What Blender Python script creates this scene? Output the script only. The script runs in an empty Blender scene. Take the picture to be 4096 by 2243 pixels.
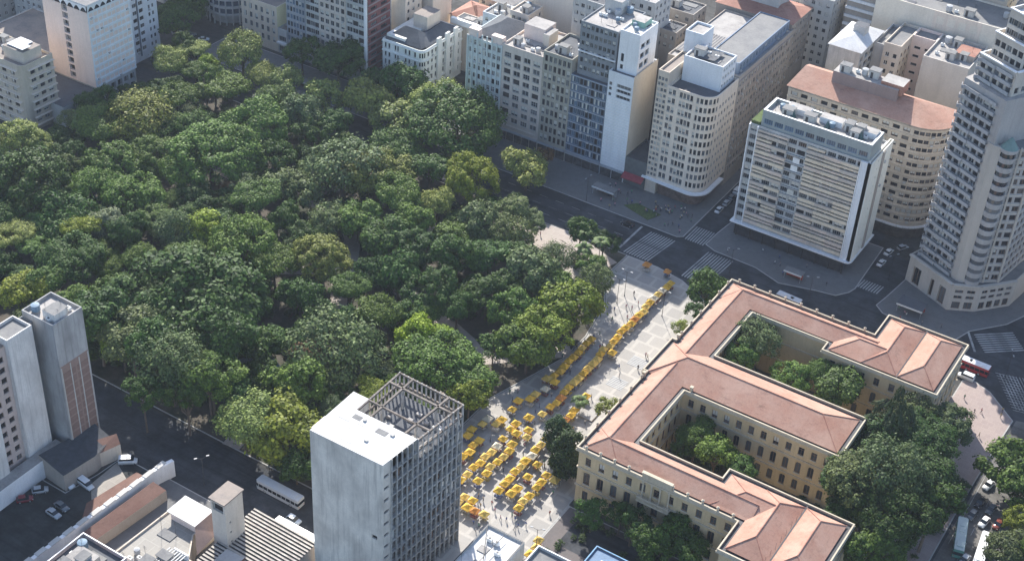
import bpy, math, random
from mathutils import Vector, Matrix
from math import sin, cos, pi, radians, hypot, atan2, sqrt

SC = bpy.context.scene
COL = SC.collection
# ------------------------------------------------------------------ camera, sky, sun, exposure
cam_d = bpy.data.cameras.new('camera')
cam = bpy.data.objects.new('camera', cam_d); COL.objects.link(cam)
cam_d.sensor_width = 36.0; cam_d.lens = 51.156; cam_d.clip_start = 1.0; cam_d.clip_end = 9000
CR = ((0.84105317, 0.53854798, 0.0509474), (-0.35000044, 0.46993778, 0.81034448), (0.41246727, -0.69937441, 0.58373469))
mw = Matrix.Identity(4)
for k in range(3):
    for j in range(3):
        mw[j][k] = CR[k][j]
CAM = Vector((114.923, -231.287, 250.0))
mw.translation = CAM
cam.matrix_world = mw
SC.camera = cam

SUN_TO = Vector((-0.67, 0.74, 0)).normalized()          # horizontal direction towards the sun
SUN_EL = radians(36.5)
world = bpy.data.worlds.new('World'); SC.world = world; world.use_nodes = True
wn = world.node_tree.nodes; wl = world.node_tree.links
sky = wn.new('ShaderNodeTexSky'); sky.sky_type = 'NISHITA'; sky.sun_disc = False
sky.sun_elevation = SUN_EL
sky.sun_rotation = atan2(SUN_TO.x, SUN_TO.y)
sky.air_density = 1.0; sky.dust_density = 2.0; sky.ozone_density = 1.4; sky.altitude = 800
wl.new(sky.outputs[0], wn['Background'].inputs[0])
wn['Background'].inputs[1].default_value = 0.13
sun_d = bpy.data.lights.new('sun', 'SUN'); sun_d.energy = 4.1; sun_d.angle = radians(0.53); sun_d.color = (1.0, 0.958, 0.885)
sun = bpy.data.objects.new('sun', sun_d); COL.objects.link(sun)
sdir = Vector((SUN_TO.x * cos(SUN_EL), SUN_TO.y * cos(SUN_EL), sin(SUN_EL)))
sun.rotation_euler = sdir.to_track_quat('Z', 'Y').to_euler()
sun.location = (-100, 150, 200)
SC.view_settings.view_transform = 'Standard'
SC.view_settings.look = 'None'
SC.view_settings.exposure = 1.2
SC.view_settings.gamma = 1.0
SC.view_settings.use_curve_mapping = False
SC.render.engine = 'CYCLES'
SC.cycles.max_bounces = 5; SC.cycles.diffuse_bounces = 3; SC.cycles.glossy_bounces = 2
SC.cycles.transmission_bounces = 3; SC.cycles.volume_bounces = 0; SC.cycles.transparent_max_bounces = 4
SC.cycles.volume_step_rate = 4.0

# ------------------------------------------------------------------ materials
MATS = {}
def newmat(name):
    m = bpy.data.materials.new(name); m.use_nodes = True
    nt = m.node_tree; b = nt.nodes['Principled BSDF']
    return m, nt, b
def mixcol(nt, fac, a, b, mode='MIX'):
    n = nt.nodes.new('ShaderNodeMix'); n.data_type = 'RGBA'; n.blend_type = mode
    if isinstance(fac, (int, float)): n.inputs[0].default_value = fac
    else: nt.links.new(fac, n.inputs[0])
    for s, v in ((6, a), (7, b)):
        if isinstance(v, tuple): n.inputs[s].default_value = (v[0], v[1], v[2], 1)
        else: nt.links.new(v, n.inputs[s])
    return n.outputs[2]
def noise(nt, scale, detail=4, vec=None, rough=.6):
    n = nt.nodes.new('ShaderNodeTexNoise'); n.inputs['Scale'].default_value = scale
    n.inputs['Detail'].default_value = detail; n.inputs['Roughness'].default_value = rough
    if vec is not None: nt.links.new(vec, n.inputs['Vector'])
    return n.outputs[0]
def ramp(nt, src, lo, hi, a=0.0, b=1.0):
    n = nt.nodes.new('ShaderNodeMapRange'); n.inputs[1].default_value = lo; n.inputs[2].default_value = hi
    n.inputs[3].default_value = a; n.inputs[4].default_value = b; n.clamp = True
    nt.links.new(src, n.inputs[0]); return n.outputs[0]
def coords(nt, kind='Object', scale=(1, 1, 1), rot=0.0):
    t = nt.nodes.new('ShaderNodeTexCoord'); mp = nt.nodes.new('ShaderNodeMapping')
    mp.inputs['Scale'].default_value = scale; mp.inputs['Rotation'].default_value = (0, 0, rot)
    nt.links.new(t.outputs[kind], mp.inputs[0]); return mp.outputs[0]
def mul(c, k): return tuple(max(0, min(1, v * k)) for v in c)

def plain(name, col, rough=.7, var=.12, scale=.8, spec=.3, metal=0.0):
    if name in MATS: return MATS[name]
    m, nt, b = newmat(name)
    v = coords(nt); n = noise(nt, scale, 5, v)
    c = mixcol(nt, ramp(nt, n, .35, .65), mul(col, 1 - var), mul(col, 1 + var))
    nt.links.new(c, b.inputs['Base Color']); b.inputs['Roughness'].default_value = rough
    b.inputs['Specular IOR Level'].default_value = spec; b.inputs['Metallic'].default_value = metal
    MATS[name] = m; return m
def wall(name, col, stain=.35, streak=.45, tint=None, rough=.85):
    """painted render / concrete with blotches, rain streaks and fine dirt"""
    if name in MATS: return MATS[name]
    m, nt, b = newmat(name)
    col = tuple(min(.82, c * 1.4 * k_) for c, k_ in zip(col, (1.0, 1.0, 1.0)))
    v = coords(nt, scale=(1, 1, .5)); s = coords(nt, scale=(1.3, 1.3, .07)); f = coords(nt)
    dirt = tint or mul((col[0] * .97, col[1] * .95, col[2] * .92), .58)
    a = mixcol(nt, ramp(nt, noise(nt, .22, 5, v), .38, .72, 0, stain), col, dirt)
    c = mixcol(nt, ramp(nt, noise(nt, 1.0, 5, s, .7), .5, .78, 0, streak), a, dirt)
    d = mixcol(nt, ramp(nt, noise(nt, 2.2, 5, f, .75), .42, .72, 0, .4), c, mul(col, .62))
    nt.links.new(d, b.inputs['Base Color']); b.inputs['Roughness'].default_value = rough
    b.inputs['Specular IOR Level'].default_value = .25
    MATS[name] = m; return m
def tileroof(name, col, col2, axis_scale=2.2):
    if name in MATS: return MATS[name]
    m, nt, b = newmat(name)
    v = coords(nt)
    a = mixcol(nt, ramp(nt, noise(nt, .16, 6, v, .65), .35, .68), col, col2)
    a = mixcol(nt, ramp(nt, noise(nt, 1.6, 5, v, .7), .45, .75, 0, .45), a, mul(col, .62))
    a = mixcol(nt, ramp(nt, noise(nt, .35, 7, coords(nt, scale=(1, 1, 4)), .85), .52, .72, 0, .75), a, mul(col, .42))
    a = mixcol(nt, ramp(nt, noise(nt, .08, 3, v), .55, .62, 0, .3), a, mul(col2, 1.12))
    sx = coords(nt, scale=(3.2, 3.2, 3.2))
    w = nt.nodes.new('ShaderNodeTexBrick'); w.inputs['Scale'].default_value = .9; w.inputs['Mortar Size'].default_value = .05
    w.inputs['Color1'].default_value = (1, 1, 1, 1); w.inputs['Color2'].default_value = (.88, .86, .85, 1); w.inputs['Mortar'].default_value = (.65, .6, .6, 1)
    w.inputs['Brick Width'].default_value = .7; w.inputs['Row Height'].default_value = .9
    nt.links.new(sx, w.inputs['Vector'])
    a = mixcol(nt, .55, a, w.outputs[0], 'MULTIPLY')
    nt.links.new(a, b.inputs['Base Color']); b.inputs['Roughness'].default_value = .8
    b.inputs['Specular IOR Level'].default_value = .3
    MATS[name] = m; return m
def flatroof(name, col, patch=(.10, .10, .11), amt=.55):
    if name in MATS: return MATS[name]
    m, nt, b = newmat(name)
    v = coords(nt)
    a = mixcol(nt, ramp(nt, noise(nt, .18, 6, v, .7), .42, .62, 0, amt), col, patch)
    a = mixcol(nt, ramp(nt, noise(nt, 1.4, 5, v, .7), .4, .75, 0, .45), a, mul(col, 1.35))
    nt.links.new(a, b.inputs['Base Color']); b.inputs['Roughness'].default_value = .9
    MATS[name] = m; return m
def glassmat(name, dark, light, rough=.12):
    if name in MATS: return MATS[name]
    m, nt, b = newmat(name)
    oi = nt.nodes.new('ShaderNodeObjectInfo')
    r = nt.nodes.new('ShaderNodeMapRange'); r.inputs[1].default_value = .25; r.inputs[2].default_value = 1.0
    nt.links.new(oi.outputs['Random'], r.inputs[0])
    c = mixcol(nt, r.outputs[0], dark, light)
    nt.links.new(c, b.inputs['Base Color']); b.inputs['Roughness'].default_value = rough
    b.inputs['Specular IOR Level'].default_value = .6
    MATS[name] = m; return m
def leafmat(name, sat=1.0):
    if name in MATS: return MATS[name]
    m, nt, b = newmat(name)
    oi = nt.nodes.new('ShaderNodeObjectInfo'); ge = nt.nodes.new('ShaderNodeNewGeometry')
    base = mixcol(nt, 1.0, oi.outputs['Color'], (1, 1, 1), 'MULTIPLY')
    rnd = ge.outputs['Random Per Island']
    up = mixcol(nt, ramp(nt, rnd, .0, 1.0, 0, 1), (.42, .47, .48), (1.55, 1.48, 1.2))
    c = mixcol(nt, 1.0, base, up, 'MULTIPLY')
    n = noise(nt, 3.2, 3, coords(nt))
    c = mixcol(nt, ramp(nt, n, .4, .66, 0, .4), c, mixcol(nt, 1.0, c, (1.25, 1.18, .8), 'MULTIPLY'))
    nt.links.new(c, b.inputs['Base Color']); b.inputs['Roughness'].default_value = .6
    b.inputs['Specular IOR Level'].default_value = .18
    tr = nt.nodes.new('ShaderNodeBsdfTranslucent'); nt.links.new(c, tr.inputs[0])
    mx = nt.nodes.new('ShaderNodeMixShader'); mx.inputs[0].default_value = .16
    nt.links.new(b.outputs[0], mx.inputs[1]); nt.links.new(tr.outputs[0], mx.inputs[2])
    nt.links.new(mx.outputs[0], nt.nodes['Material Output'].inputs[0])
    MATS[name] = m; return m

G_DARK = glassmat('window_glass', (.015, .02, .027), (.14, .145, .15))
G_BLUE = glassmat('blue_glass', (.03, .05, .08), (.12, .18, .26))
INNER = plain('dark_interior', (.022, .022, .025), .9, .1)
WHITE = plain('white_paint', (.74, .74, .72), .6, .06)
FGREY = plain('grey_frame', (.32, .33, .34), .5, .1)
FBROWN = plain('brown_frame', (.16, .10, .07), .6, .15)
BLIND = plain('pale_blind', (.52, .51, .47), .7, .12)
TEAL = plain('teal_shutter', (.16, .27, .29), .7, .12)
DARKMETAL = plain('dark_metal', (.05, .05, .055), .5, .15)
STEEL = plain('galvanised_steel', (.42, .43, .44), .45, .1, metal=.4)
CONC = wall('raw_concrete', (.36, .35, .33), .4, .45)
BARK = plain('bark', (.14, .105, .08), .95, .3, 3)

# ------------------------------------------------------------------ geometry helpers
class MB:
    def __init__(s): s.v = []; s.f = []; s.m = []
    def poly(s, pts, m=0):
        n = len(s.v); s.v.extend([tuple(p) for p in pts]); s.f.append(tuple(range(n, n + len(pts)))); s.m.append(m)
    def box(s, x0, y0, z0, x1, y1, z1, m=0, mt=None, bottom=True):
        n = len(s.v)
        s.v += [(x0, y0, z0), (x1, y0, z0), (x1, y1, z0), (x0, y1, z0), (x0, y0, z1), (x1, y0, z1), (x1, y1, z1), (x0, y1, z1)]
        F = [(0, 1, 5, 4), (1, 2, 6, 5), (2, 3, 7, 6), (3, 0, 4, 7), (4, 5, 6, 7)] + ([(3, 2, 1, 0)] if bottom else [])
        for i, q in enumerate(F):
            s.f.append(tuple(n + a for a in q)); s.m.append(mt if (mt is not None and i == 4) else m)
    def prism(s, poly, z0, z1, m=0, mt=None, bottom=True):
        n = len(poly)
        for i in range(n):
            a = poly[i]; b = poly[(i + 1) % n]
            s.poly([(a[0], a[1], z0), (b[0], b[1], z0), (b[0], b[1], z1), (a[0], a[1], z1)], m)
        s.poly([(p[0], p[1], z1) for p in poly], m if mt is None else mt)
        if bottom: s.poly([(p[0], p[1], z0) for p in reversed(poly)], m)
    def bar(s, a, b, w, z0, z1, m=0, ext=0.0):
        """upright slab along plan segment a-b, centred, width w"""
        dx, dy = b[0] - a[0], b[1] - a[1]; L = hypot(dx, dy) or 1; dx /= L; dy /= L
        nx, ny = -dy * w / 2, dx * w / 2
        a = (a[0] - dx * ext, a[1] - dy * ext); b = (b[0] + dx * ext, b[1] + dy * ext)
        s.prism([(a[0] - nx, a[1] - ny), (b[0] - nx, b[1] - ny), (b[0] + nx, b[1] + ny), (a[0] + nx, a[1] + ny)], z0, z1, m)
    def tube(s, p0, p1, r0, r1, n=7, m=0, cap=False):
        p0 = Vector(p0); p1 = Vector(p1); d = (p1 - p0).normalized()
        u = d.cross(Vector((0, 0, 1)))
        if u.length < 1e-3: u = Vector((1, 0, 0))
        u.normalize(); w = d.cross(u); k = len(s.v)
        for P, r in ((p0, r0), (p1, r1)):
            for i in range(n):
                a = 2 * pi * i / n; s.v.append(tuple(P + u * (r * cos(a)) + w * (r * sin(a))))
        for i in range(n):
            j = (i + 1) % n; s.f.append((k + i, k + n + i, k + n + j, k + j)); s.m.append(m)
        if cap:
            s.f.append(tuple(k + n + i for i in reversed(range(n)))); s.m.append(m)
            s.f.append(tuple(k + i for i in range(n))); s.m.append(m)
    def cyl(s, x, y, z0, z1, r0, r1=None, n=12, m=0, mt=None):
        r1 = r0 if r1 is None else r1
        k = len(s.v)
        for z, r in ((z0, r0), (z1, r1)):
            for i in range(n): s.v.append((x + r * cos(2 * pi * i / n), y + r * sin(2 * pi * i / n), z))
        for i in range(n):
            j = (i + 1) % n; s.f.append((k + i, k + j, k + n + j, k + n + i)); s.m.append(m)
        s.f.append(tuple(k + n + i for i in range(n))); s.m.append(m if mt is None else mt)
    def mesh(s, name, mats, smooth=False):
        me = bpy.data.meshes.new(name); me.from_pydata(s.v, [], s.f)
        for mt in mats: me.materials.append(mt)
        me.polygons.foreach_set('material_index', s.m)
        if smooth: me.polygons.foreach_set('use_smooth', [True] * len(s.f))
        me.update(); return me
def obj(name, me, parent=None, inv=True):
    o = bpy.data.objects.new(name, me); COL.objects.link(o)
    if parent is not None:
        o.parent = parent
        if inv and parent.type == 'EMPTY': o.matrix_parent_inverse = Matrix.Translation(-parent.location)
    return o
def part(mb, name, mats, root, smooth=False):
    if not mb.f: return None
    return obj(name, mb.mesh(name, mats, smooth), root)
def tag(o, label, cat, group=None):
    o['label'] = label; o['category'] = cat
    if group: o['group'] = group
    return o
def thing(name, label, cat, loc=(0, 0, 0), rz=0.0, group=None):
    o = bpy.data.objects.new(name, None); COL.objects.link(o)
    o.location = loc; o.rotation_euler = (0, 0, rz); o.empty_display_size = .5
    return tag(o, label, cat, group)
def structure(name, mb, mats):
    o = obj(name, mb.mesh(name, mats)); o['kind'] = 'structure'; return o
def copy_tree(o, parent=None):
    c = o.copy(); COL.objects.link(c); c.parent = parent
    for ch in list(o.children): copy_tree(ch, c)
    return c
def project(p):
    """pixel x,y in the 1024-wide frame, only used to word the labels (leftmost, second from the left ...)"""
    v = Vector(p) - CAM
    x = v.dot(Vector(CR[0])); y = -v.dot(Vector(CR[1])); z = -v.dot(Vector(CR[2]))
    return 512 + 1455.1 * x / z, 280 + 1455.1 * y / z
ORD = ['', 'second', 'third', 'fourth', 'fifth', 'sixth', 'seventh', 'eighth', 'ninth', 'tenth', 'eleventh', 'twelfth', 'thirteenth', 'fourteenth', 'fifteenth', 'sixteenth', 'seventeenth', 'eighteenth', 'nineteenth', 'twentieth']
def inset(poly, d):
    n = len(poly); out = []
    for i in range(n):
        p0, p1, p2 = poly[i - 1], poly[i], poly[(i + 1) % n]
        a = Vector((p1[0] - p0[0], p1[1] - p0[1])).normalized(); b = Vector((p2[0] - p1[0], p2[1] - p1[1])).normalized()
        na = Vector((-a.y, a.x)); nb = Vector((-b.y, b.x)); k = 1 + na.dot(nb)
        m = (na + nb) * (d / max(k, .3)); out.append((p1[0] + m.x, p1[1] + m.y))
    return out
def arc(cx, cy, r, a0, a1, n):
    return [(cx + r * cos(radians(a0 + (a1 - a0) * i / n)), cy + r * sin(radians(a0 + (a1 - a0) * i / n))) for i in range(n + 1)]
def rect(x0, y0, x1, y1): return [(x0, y0), (x1, y0), (x1, y1), (x0, y1)]

# ------------------------------------------------------------------ windows and facades
WINS = {}
def winmesh(kind, frame, wallm=None):
    key = (kind, frame.name, wallm.name if wallm else '')
    if key in WINS: return WINS[key]
    b = MB(); t = -.07
    def fr(x0, z0, x1, z1, m=0, y=t):
        b.poly([(x0, y, z0), (x1, y, z0), (x1, y, z1), (x0, y, z1)], m)
        b.poly([(x0, y, z1), (x1, y, z1), (x1, 0, z1), (x0, 0, z1)], m)
        b.poly([(x1, y, z0), (x1, 0, z0), (x1, 0, z1), (x1, y, z1)], m)
        b.poly([(x0, y, z0), (x0, y, z1), (x0, 0, z1), (x0, 0, z0)], m)
    gm = 1
    b.poly([(0, 0, 0), (1, 0, 0), (1, 0, 1), (0, 0, 1)], gm)
    if kind == 'open':
        fr(0, 0, .05, 1); fr(.95, 0, 1, 1)
    else:
        fr(0, 0, .07, 1); fr(.93, 0, 1, 1); fr(.07, 0, .93, .06); fr(.07, .94, .93, 1)
    if kind in ('two', 'blind', 'half', 'arch'): fr(.465, .06, .535, .94)
    if kind == 'grid':
        fr(.3, .06, .35, .94); fr(.65, .06, .7, .94); fr(.07, .5, .93, .55)
    if kind == 'ribbon':
        for k in range(1, 4): fr(k / 4 - .012, .06, k / 4 + .012, .94)
    if kind == 'cross': fr(.465, .06, .535, .94); fr(.07, .62, .93, .67)
    if kind == 'blind': b.poly([(.07, -.03, .35), (.93, -.03, .35), (.93, -.03, .94), (.07, -.03, .94)], 2)
    if kind == 'half': b.poly([(.07, -.03, .06), (.5, -.03, .06), (.5, -.03, .94), (.07, -.03, .94)], 2)
    if kind == 'shut':
        for k in range(5): fr(.08, .07 + k * .175, .92, .2 + k * .175, 2, -.05)
    if kind == 'arch':
        N = 6
        for sx in (0, 1):
            for k in range(N):
                a0, a1 = pi / 2 * k / N, pi / 2 * (k + 1) / N
                xs = [.5 - .5 * cos(a0), .5 - .5 * cos(a1)]; zs = [.72 + .28 * sin(a0), .72 + .28 * sin(a1)]
                P = [(xs[0], -.1, zs[0]), (xs[1], -.1, zs[1]), (xs[1], -.1, 1.001), (xs[0], -.1, 1.001)]
                if sx: P = [(1 - p[0], p[1], p[2]) for p in reversed(P)]
                b.poly(P, 3)
    gl = INNER if kind == 'open' else (G_BLUE if frame.name == 'blue_frame' else G_DARK)
    sh = {'teal': TEAL}.get('', BLIND)
    me = b.mesh('window', [frame, gl, sh, wallm or frame])
    WINS[key] = me; return me
_b = MB(); _b.box(-.08, -.36, -.09, 1.08, -.1, 0); SILL = _b.mesh('sill', [plain('stone_sill', (.44, .42, .38), .85, .15)])
def cols(L, n, w, m0=None, m1=None):
    m0 = 0 if m0 is None else m0; m1 = m0 if m1 is None else m1
    s = (L - m0 - m1) / n
    return [(m0 + s * (i + .5) - w / 2, m0 + s * (i + .5) + w / 2) for i in range(n)]
def rows(z, fh, n, sill, h): return [(z + fh * i + sill, z + fh * i + sill + h) for i in range(n)]
def facade(root, mb, p0, p1, z0, z1, cs, rs, depth=.25, m=0, kinds=('two',), frame=None, rng=random, skip=None, wallm=None, name='window', sill=None):
    frame = frame or WHITE
    L = hypot(p1[0] - p0[0], p1[1] - p0[1]); dx, dy = (p1[0] - p0[0]) / L, (p1[1] - p0[1]) / L
    nx, ny = dy, -dx; a = atan2(dy, dx)
    def P(u, z, d=0.0): return (p0[0] + dx * u - nx * d, p0[1] + dy * u - ny * d, z)
    def q(u0, za, u1, zb):
        if u1 - u0 > 1e-4 and zb - za > 1e-4: mb.poly([P(u0, za), P(u1, za), P(u1, zb), P(u0, zb)], m)
    zc = z0
    for (za, zb) in rs:
        if zb > z1: break
        q(0, zc, L, za); uc = 0.0
        for (u0, u1) in cs:
            if u0 < 0 or u1 > L: continue
            if skip and rng.random() < skip: continue
            q(uc, za, u0, zb); uc = u1
            mb.poly([P(u0, za), P(u0, za, depth), P(u0, zb, depth), P(u0, zb)], m)
            mb.poly([P(u1, za, depth), P(u1, za), P(u1, zb), P(u1, zb, depth)], m)
            mb.poly([P(u0, za, depth), P(u0, za), P(u1, za), P(u1, za, depth)], m)
            mb.poly([P(u0, zb), P(u0, zb, depth), P(u1, zb, depth), P(u1, zb)], m)
            o = obj(name, winmesh(rng.choice(kinds), frame, wallm), root)
            o.location = P(u0, za, depth); o.rotation_euler = (0, 0, a); o.scale = (u1 - u0, 1, zb - za)
            if sill is not None: obj('sill', sill, o, False)
        q(uc, za, L, zb); zc = zb
    q(0, zc, L, z1)
def shell(root, poly, z0, z1, wm, rm, specs=None, ph=.9, pt=.3, seed=1, capm=None, roof=True, wname='wall', depth=.25):
    """walls with real openings, parapet and flat roof"""
    rng = random.Random(seed); mb = MB(); n = len(poly); specs = specs or {}
    for i in range(n):
        p0, p1 = poly[i], poly[(i + 1) % n]; sp = specs.get(i)
        if sp: facade(root, mb, p0, p1, z0, z1 + ph, sp['c'], sp['r'], sp.get('d', depth), 0, sp.get('k', ('two', 'two', 'blind', 'half')), sp.get('f'), rng, sp.get('skip'), sp.get('w'), sill=sp.get('s'))
        else: mb.poly([(p0[0], p0[1], z0), (p1[0], p1[1], z0), (p1[0], p1[1], z1 + ph), (p0[0], p0[1], z1 + ph)], 0)
    ins = inset(poly, pt)
    if ph > .02:
        for i in range(n):
            j = (i + 1) % n; a, b, c, d = poly[i], poly[j], ins[j], ins[i]
            mb.poly([(a[0], a[1], z1 + ph), (b[0], b[1], z1 + ph), (c[0], c[1], z1 + ph), (d[0], d[1], z1 + ph)], 1)
            mb.poly([(c[0], c[1], z1), (d[0], d[1], z1), (d[0], d[1], z1 + ph), (c[0], c[1], z1 + ph)], 0)
    w = part(mb, wname, [wm, capm or wm], root)
    if roof:
        r = MB(); r.poly([(p[0], p[1], z1 + .01) for p in ins], 0); part(r, 'roof', [rm], root)
    return w
def bands(root, poly, zs, edges, out=.12, h=.3, mat=None, name='string_course'):
    """projecting courses along some edges, one part per level"""
    for z in zs:
        mb = MB(); n = len(poly)
        for i in edges:
            a, b = poly[i], poly[(i + 1) % n]; dx, dy = b[0] - a[0], b[1] - a[1]; L = hypot(dx, dy); dx /= L; dy /= L
            nx, ny = dy * out, -dx * out
            mb.prism([(a[0] + nx, a[1] + ny), (b[0] + nx, b[1] + ny), (b[0] - nx * .1, b[1] - ny * .1), (a[0] - nx * .1, a[1] - ny * .1)], z, z + h, 0)
        part(mb, name, [mat], root)
def rbox(root, name, x0, y0, z0, x1, y1, z1, m, mt=None):
    b = MB(); b.box(x0, y0, z0, x1, y1, z1, 0, 1 if mt else None); return part(b, name, [m] + ([mt] if mt else []), root)
def clutter(root, x0, y0, x1, y1, z, seed, n=6, wm=None, antenna=2):
    rng = random.Random(seed); wm = wm or CONC; used = []
    def spot(w, d):
        for _ in range(40):
            x = rng.uniform(x0 + .6, max(x0 + .7, x1 - w - .6)); y = rng.uniform(y0 + .6, max(y0 + .7, y1 - d - .6))
            if all(x > u[2] + .3 or x + w < u[0] - .3 or y > u[3] + .3 or y + d < u[1] - .3 for u in used):
                used.append((x, y, x + w, y + d)); return x, y
        return None
    for k in range(n):
        t = rng.random()
        if t < .25:
            w, d, h = rng.uniform(2.2, 3.4), rng.uniform(2, 3), rng.uniform(2, 2.8); s = spot(w, d)
            if s:
                b = MB(); b.box(s[0], s[1], z, s[0] + w, s[1] + d, z + h, 0, 1); b.box(s[0] - .15, s[1] - .15, z + h, s[0] + w + .15, s[1] + d + .15, z + h + .15, 1)
                b.box(s[0] + .6, s[1] - .03, z + .02, s[0] + 1.4, s[1] + .02, z + 1.95, 2); part(b, 'stair_housing', [wm, MATS['roof_grey'], DARKMETAL], root)
        elif t < .5:
            r = rng.uniform(.7, 1.2); s = spot(2 * r, 2 * r)
            if s:
                b = MB(); cx, cy = s[0] + r, s[1] + r; b.cyl(cx, cy, z, z + .4, r * .8, n=12, m=1); b.cyl(cx, cy, z + .4, z + .4 + r * 1.5, r, r * .94, 14, 0); b.cyl(cx, cy, z + .4 + r * 1.5, z + .55 + r * 1.5, r * .96, r * .3, 14, 0)
                part(b, 'water_tank', [rng.choice([MATS['tank_blue'], MATS['tank_grey'], MATS['tank_grey'], MATS['tank_grey']]), CONC], root)
        elif t < .8:
            s = spot(1.2, .8)
            if s:
                b = MB(); b.box(s[0], s[1], z + .15, s[0] + 1.2, s[1] + .8, z + 1.05, 0); b.box(s[0] + .1, s[1] + .1, z, s[0] + .2, s[1] + .7, z + .15, 1); b.box(s[0] + 1, s[1] + .1, z, s[0] + 1.1, s[1] + .7, z + .15, 1)
                b.cyl(s[0] + .6, s[1] + .4, z + 1.05, z + 1.1, .3, n=10, m=1); part(b, 'air_conditioner', [WHITE, DARKMETAL], root)
        else:
            w, d = rng.uniform(2, 5), rng.uniform(1.5, 3); s = spot(w, d)
            if s:
                b = MB(); b.box(s[0], s[1], z, s[0] + w, s[1] + d, z + .22, 0); part(b, 'roof_patch', [rng.choice([MATS['roof_pale'], MATS['roof_dark'], MATS['roof_grey']])], root)
    for k in range(antenna):
        x, y = rng.uniform(x0 + 1, x1 - 1), rng.uniform(y0 + 1, y1 - 1); h = rng.uniform(2.5, 5)
        b = MB(); b.tube((x, y, z), (x, y, z + h), .05, .03, 5)
        for q in range(3): b.tube((x - .5, y, z + h - .2 - q * .35), (x + .5, y, z + h - .2 - q * .35), .025, .025, 4)
        part(b, 'antenna', [DARKMETAL], root)
flatroof('roof_grey', (.19, .187, .18)); flatroof('roof_pale', (.34, .32, .30), (.16, .15, .145), .6); flatroof('roof_dark', (.09, .095, .105), (.05, .05, .055)); flatroof('roof_brown', (.25, .21, .18)); flatroof('roof_white', (.58, .57, .55), (.36, .34, .32), .55)
plain('tank_blue', (.14, .21, .28), .6); plain('tank_grey', (.38, .39, .40), .8)
RG, RP, RD, RB, RW = (MATS[k] for k in ('roof_grey', 'roof_pale', 'roof_dark', 'roof_brown', 'roof_white'))
TERRA = tileroof('terracotta_tiles', (.40, .212, .15), (.45, .285, .215))
TERRA_OLD = tileroof('weathered_tiles', (.31, .14, .10), (.38, .21, .155))
SLATE = tileroof('slate', (.06, .07, .085), (.10, .11, .125))
ROOT_N = [0]
def bld(name, label, x, y, group=None): return thing(name, label, 'building', (x, y, 0), 0, group)

# ------------------------------------------------------------------ ground, roads, pavements
def paving(name, c1, c2, scale, mortar=.02, blot=.35):
    if name in MATS: return MATS[name]
    m, nt, b = newmat(name); v = coords(nt)
    w = nt.nodes.new('ShaderNodeTexBrick'); w.inputs['Scale'].default_value = scale; w.offset = .5
    w.inputs['Color1'].default_value = (*c1, 1); w.inputs['Color2'].default_value = (*c2, 1); w.inputs['Mortar'].default_value = (*mul(c1, 1.12), 1)
    w.inputs['Mortar Size'].default_value = mortar; w.inputs['Brick Width'].default_value = 1.0; w.inputs['Row Height'].default_value = 1.0; w.inputs['Mortar Smooth'].default_value = .3
    nt.links.new(v, w.inputs['Vector'])
    a = mixcol(nt, ramp(nt, noise(nt, .12, 6, v, .7), .35, .7, 0, blot), w.outputs[0], mul(c1, .72))
    a = mixcol(nt, ramp(nt, noise(nt, 2.2, 5, v, .75), .45, .8, 0, .35), a, mul(c2, .6))
    nt.links.new(a, b.inputs['Base Color']); b.inputs['Roughness'].default_value = .85
    MATS[name] = m; return m
def asphalt(name, col):
    if name in MATS: return MATS[name]
    m, nt, b = newmat(name); v = coords(nt); s = coords(nt, scale=(.05, .8, 1))
    a = mixcol(nt, ramp(nt, noise(nt, .14, 7, v, .75), .42, .6, 0, .85), col, mul(col, 1.9))
    a = mixcol(nt, ramp(nt, noise(nt, .6, 4, s), .5, .68, 0, .6), a, mul(col, .6))
    a = mixcol(nt, ramp(nt, noise(nt, 5, 4, v), .5, .8, 0, .4), a, mul(col, 1.9))
    nt.links.new(a, b.inputs['Base Color']); b.inputs['Roughness'].default_value = .9; b.inputs['Specular IOR Level'].default_value = .15
    MATS[name] = m; return m
ASPH = asphalt('asphalt', (.040, .042, .046)); ASPH2 = asphalt('city_ground', (.045, .044, .042))
PLAZA = paving('plaza_mosaic', (.37, .345, .31), (.29, .275, .255), .2, .1)
PAVE = paving('pavement_slabs', (.155, .155, .155), (.13, .13, .13), .8, .02)
PINK = paving('pink_mosaic', (.34, .27, .24), (.30, .235, .215), .6, .03)
DARKPAVE = paving('worn_pavement', (.13, .11, .105), (.11, .098, .095), .7, .03)
KERB = plain('kerb_stone', (.36, .35, .33), .85, .12)
PAINT = flatroof('road_paint', (.36, .36, .35), (.06, .06, .062), .8)
SOIL = None
def soilmat():
    m, nt, b = newmat('park_soil'); v = coords(nt)
    a = mixcol(nt, ramp(nt, noise(nt, .07, 6, v, .7), .42, .56), (.024, .031, .015), (.085, .07, .055))
    a = mixcol(nt, ramp(nt, noise(nt, .8, 5, v, .7), .4, .7, 0, .6), a, (.06, .05, .035))
    nt.links.new(a, b.inputs['Base Color']); b.inputs['Roughness'].default_value = .95; return m
SOIL = soilmat()
def sheet(name, poly, z, mat, kerb=True, h=.13):
    b = MB()
    if kerb:
        ins = inset(poly, .3); n = len(poly)
        for i in range(n):
            a, c = poly[i], poly[(i + 1) % n]; d, e = ins[(i + 1) % n], ins[i]
            b.poly([(a[0], a[1], z), (c[0], c[1], z), (c[0], c[1], z + h), (a[0], a[1], z + h)], 1)
            b.poly([(a[0], a[1], z + h), (c[0], c[1], z + h), (d[0], d[1], z + h), (e[0], e[1], z + h)], 1)
        b.poly([(p[0], p[1], z + h) for p in ins], 0)
    else: b.poly([(p[0], p[1], z) for p in poly], 0)
    return structure(name, b, [mat, KERB])
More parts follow.
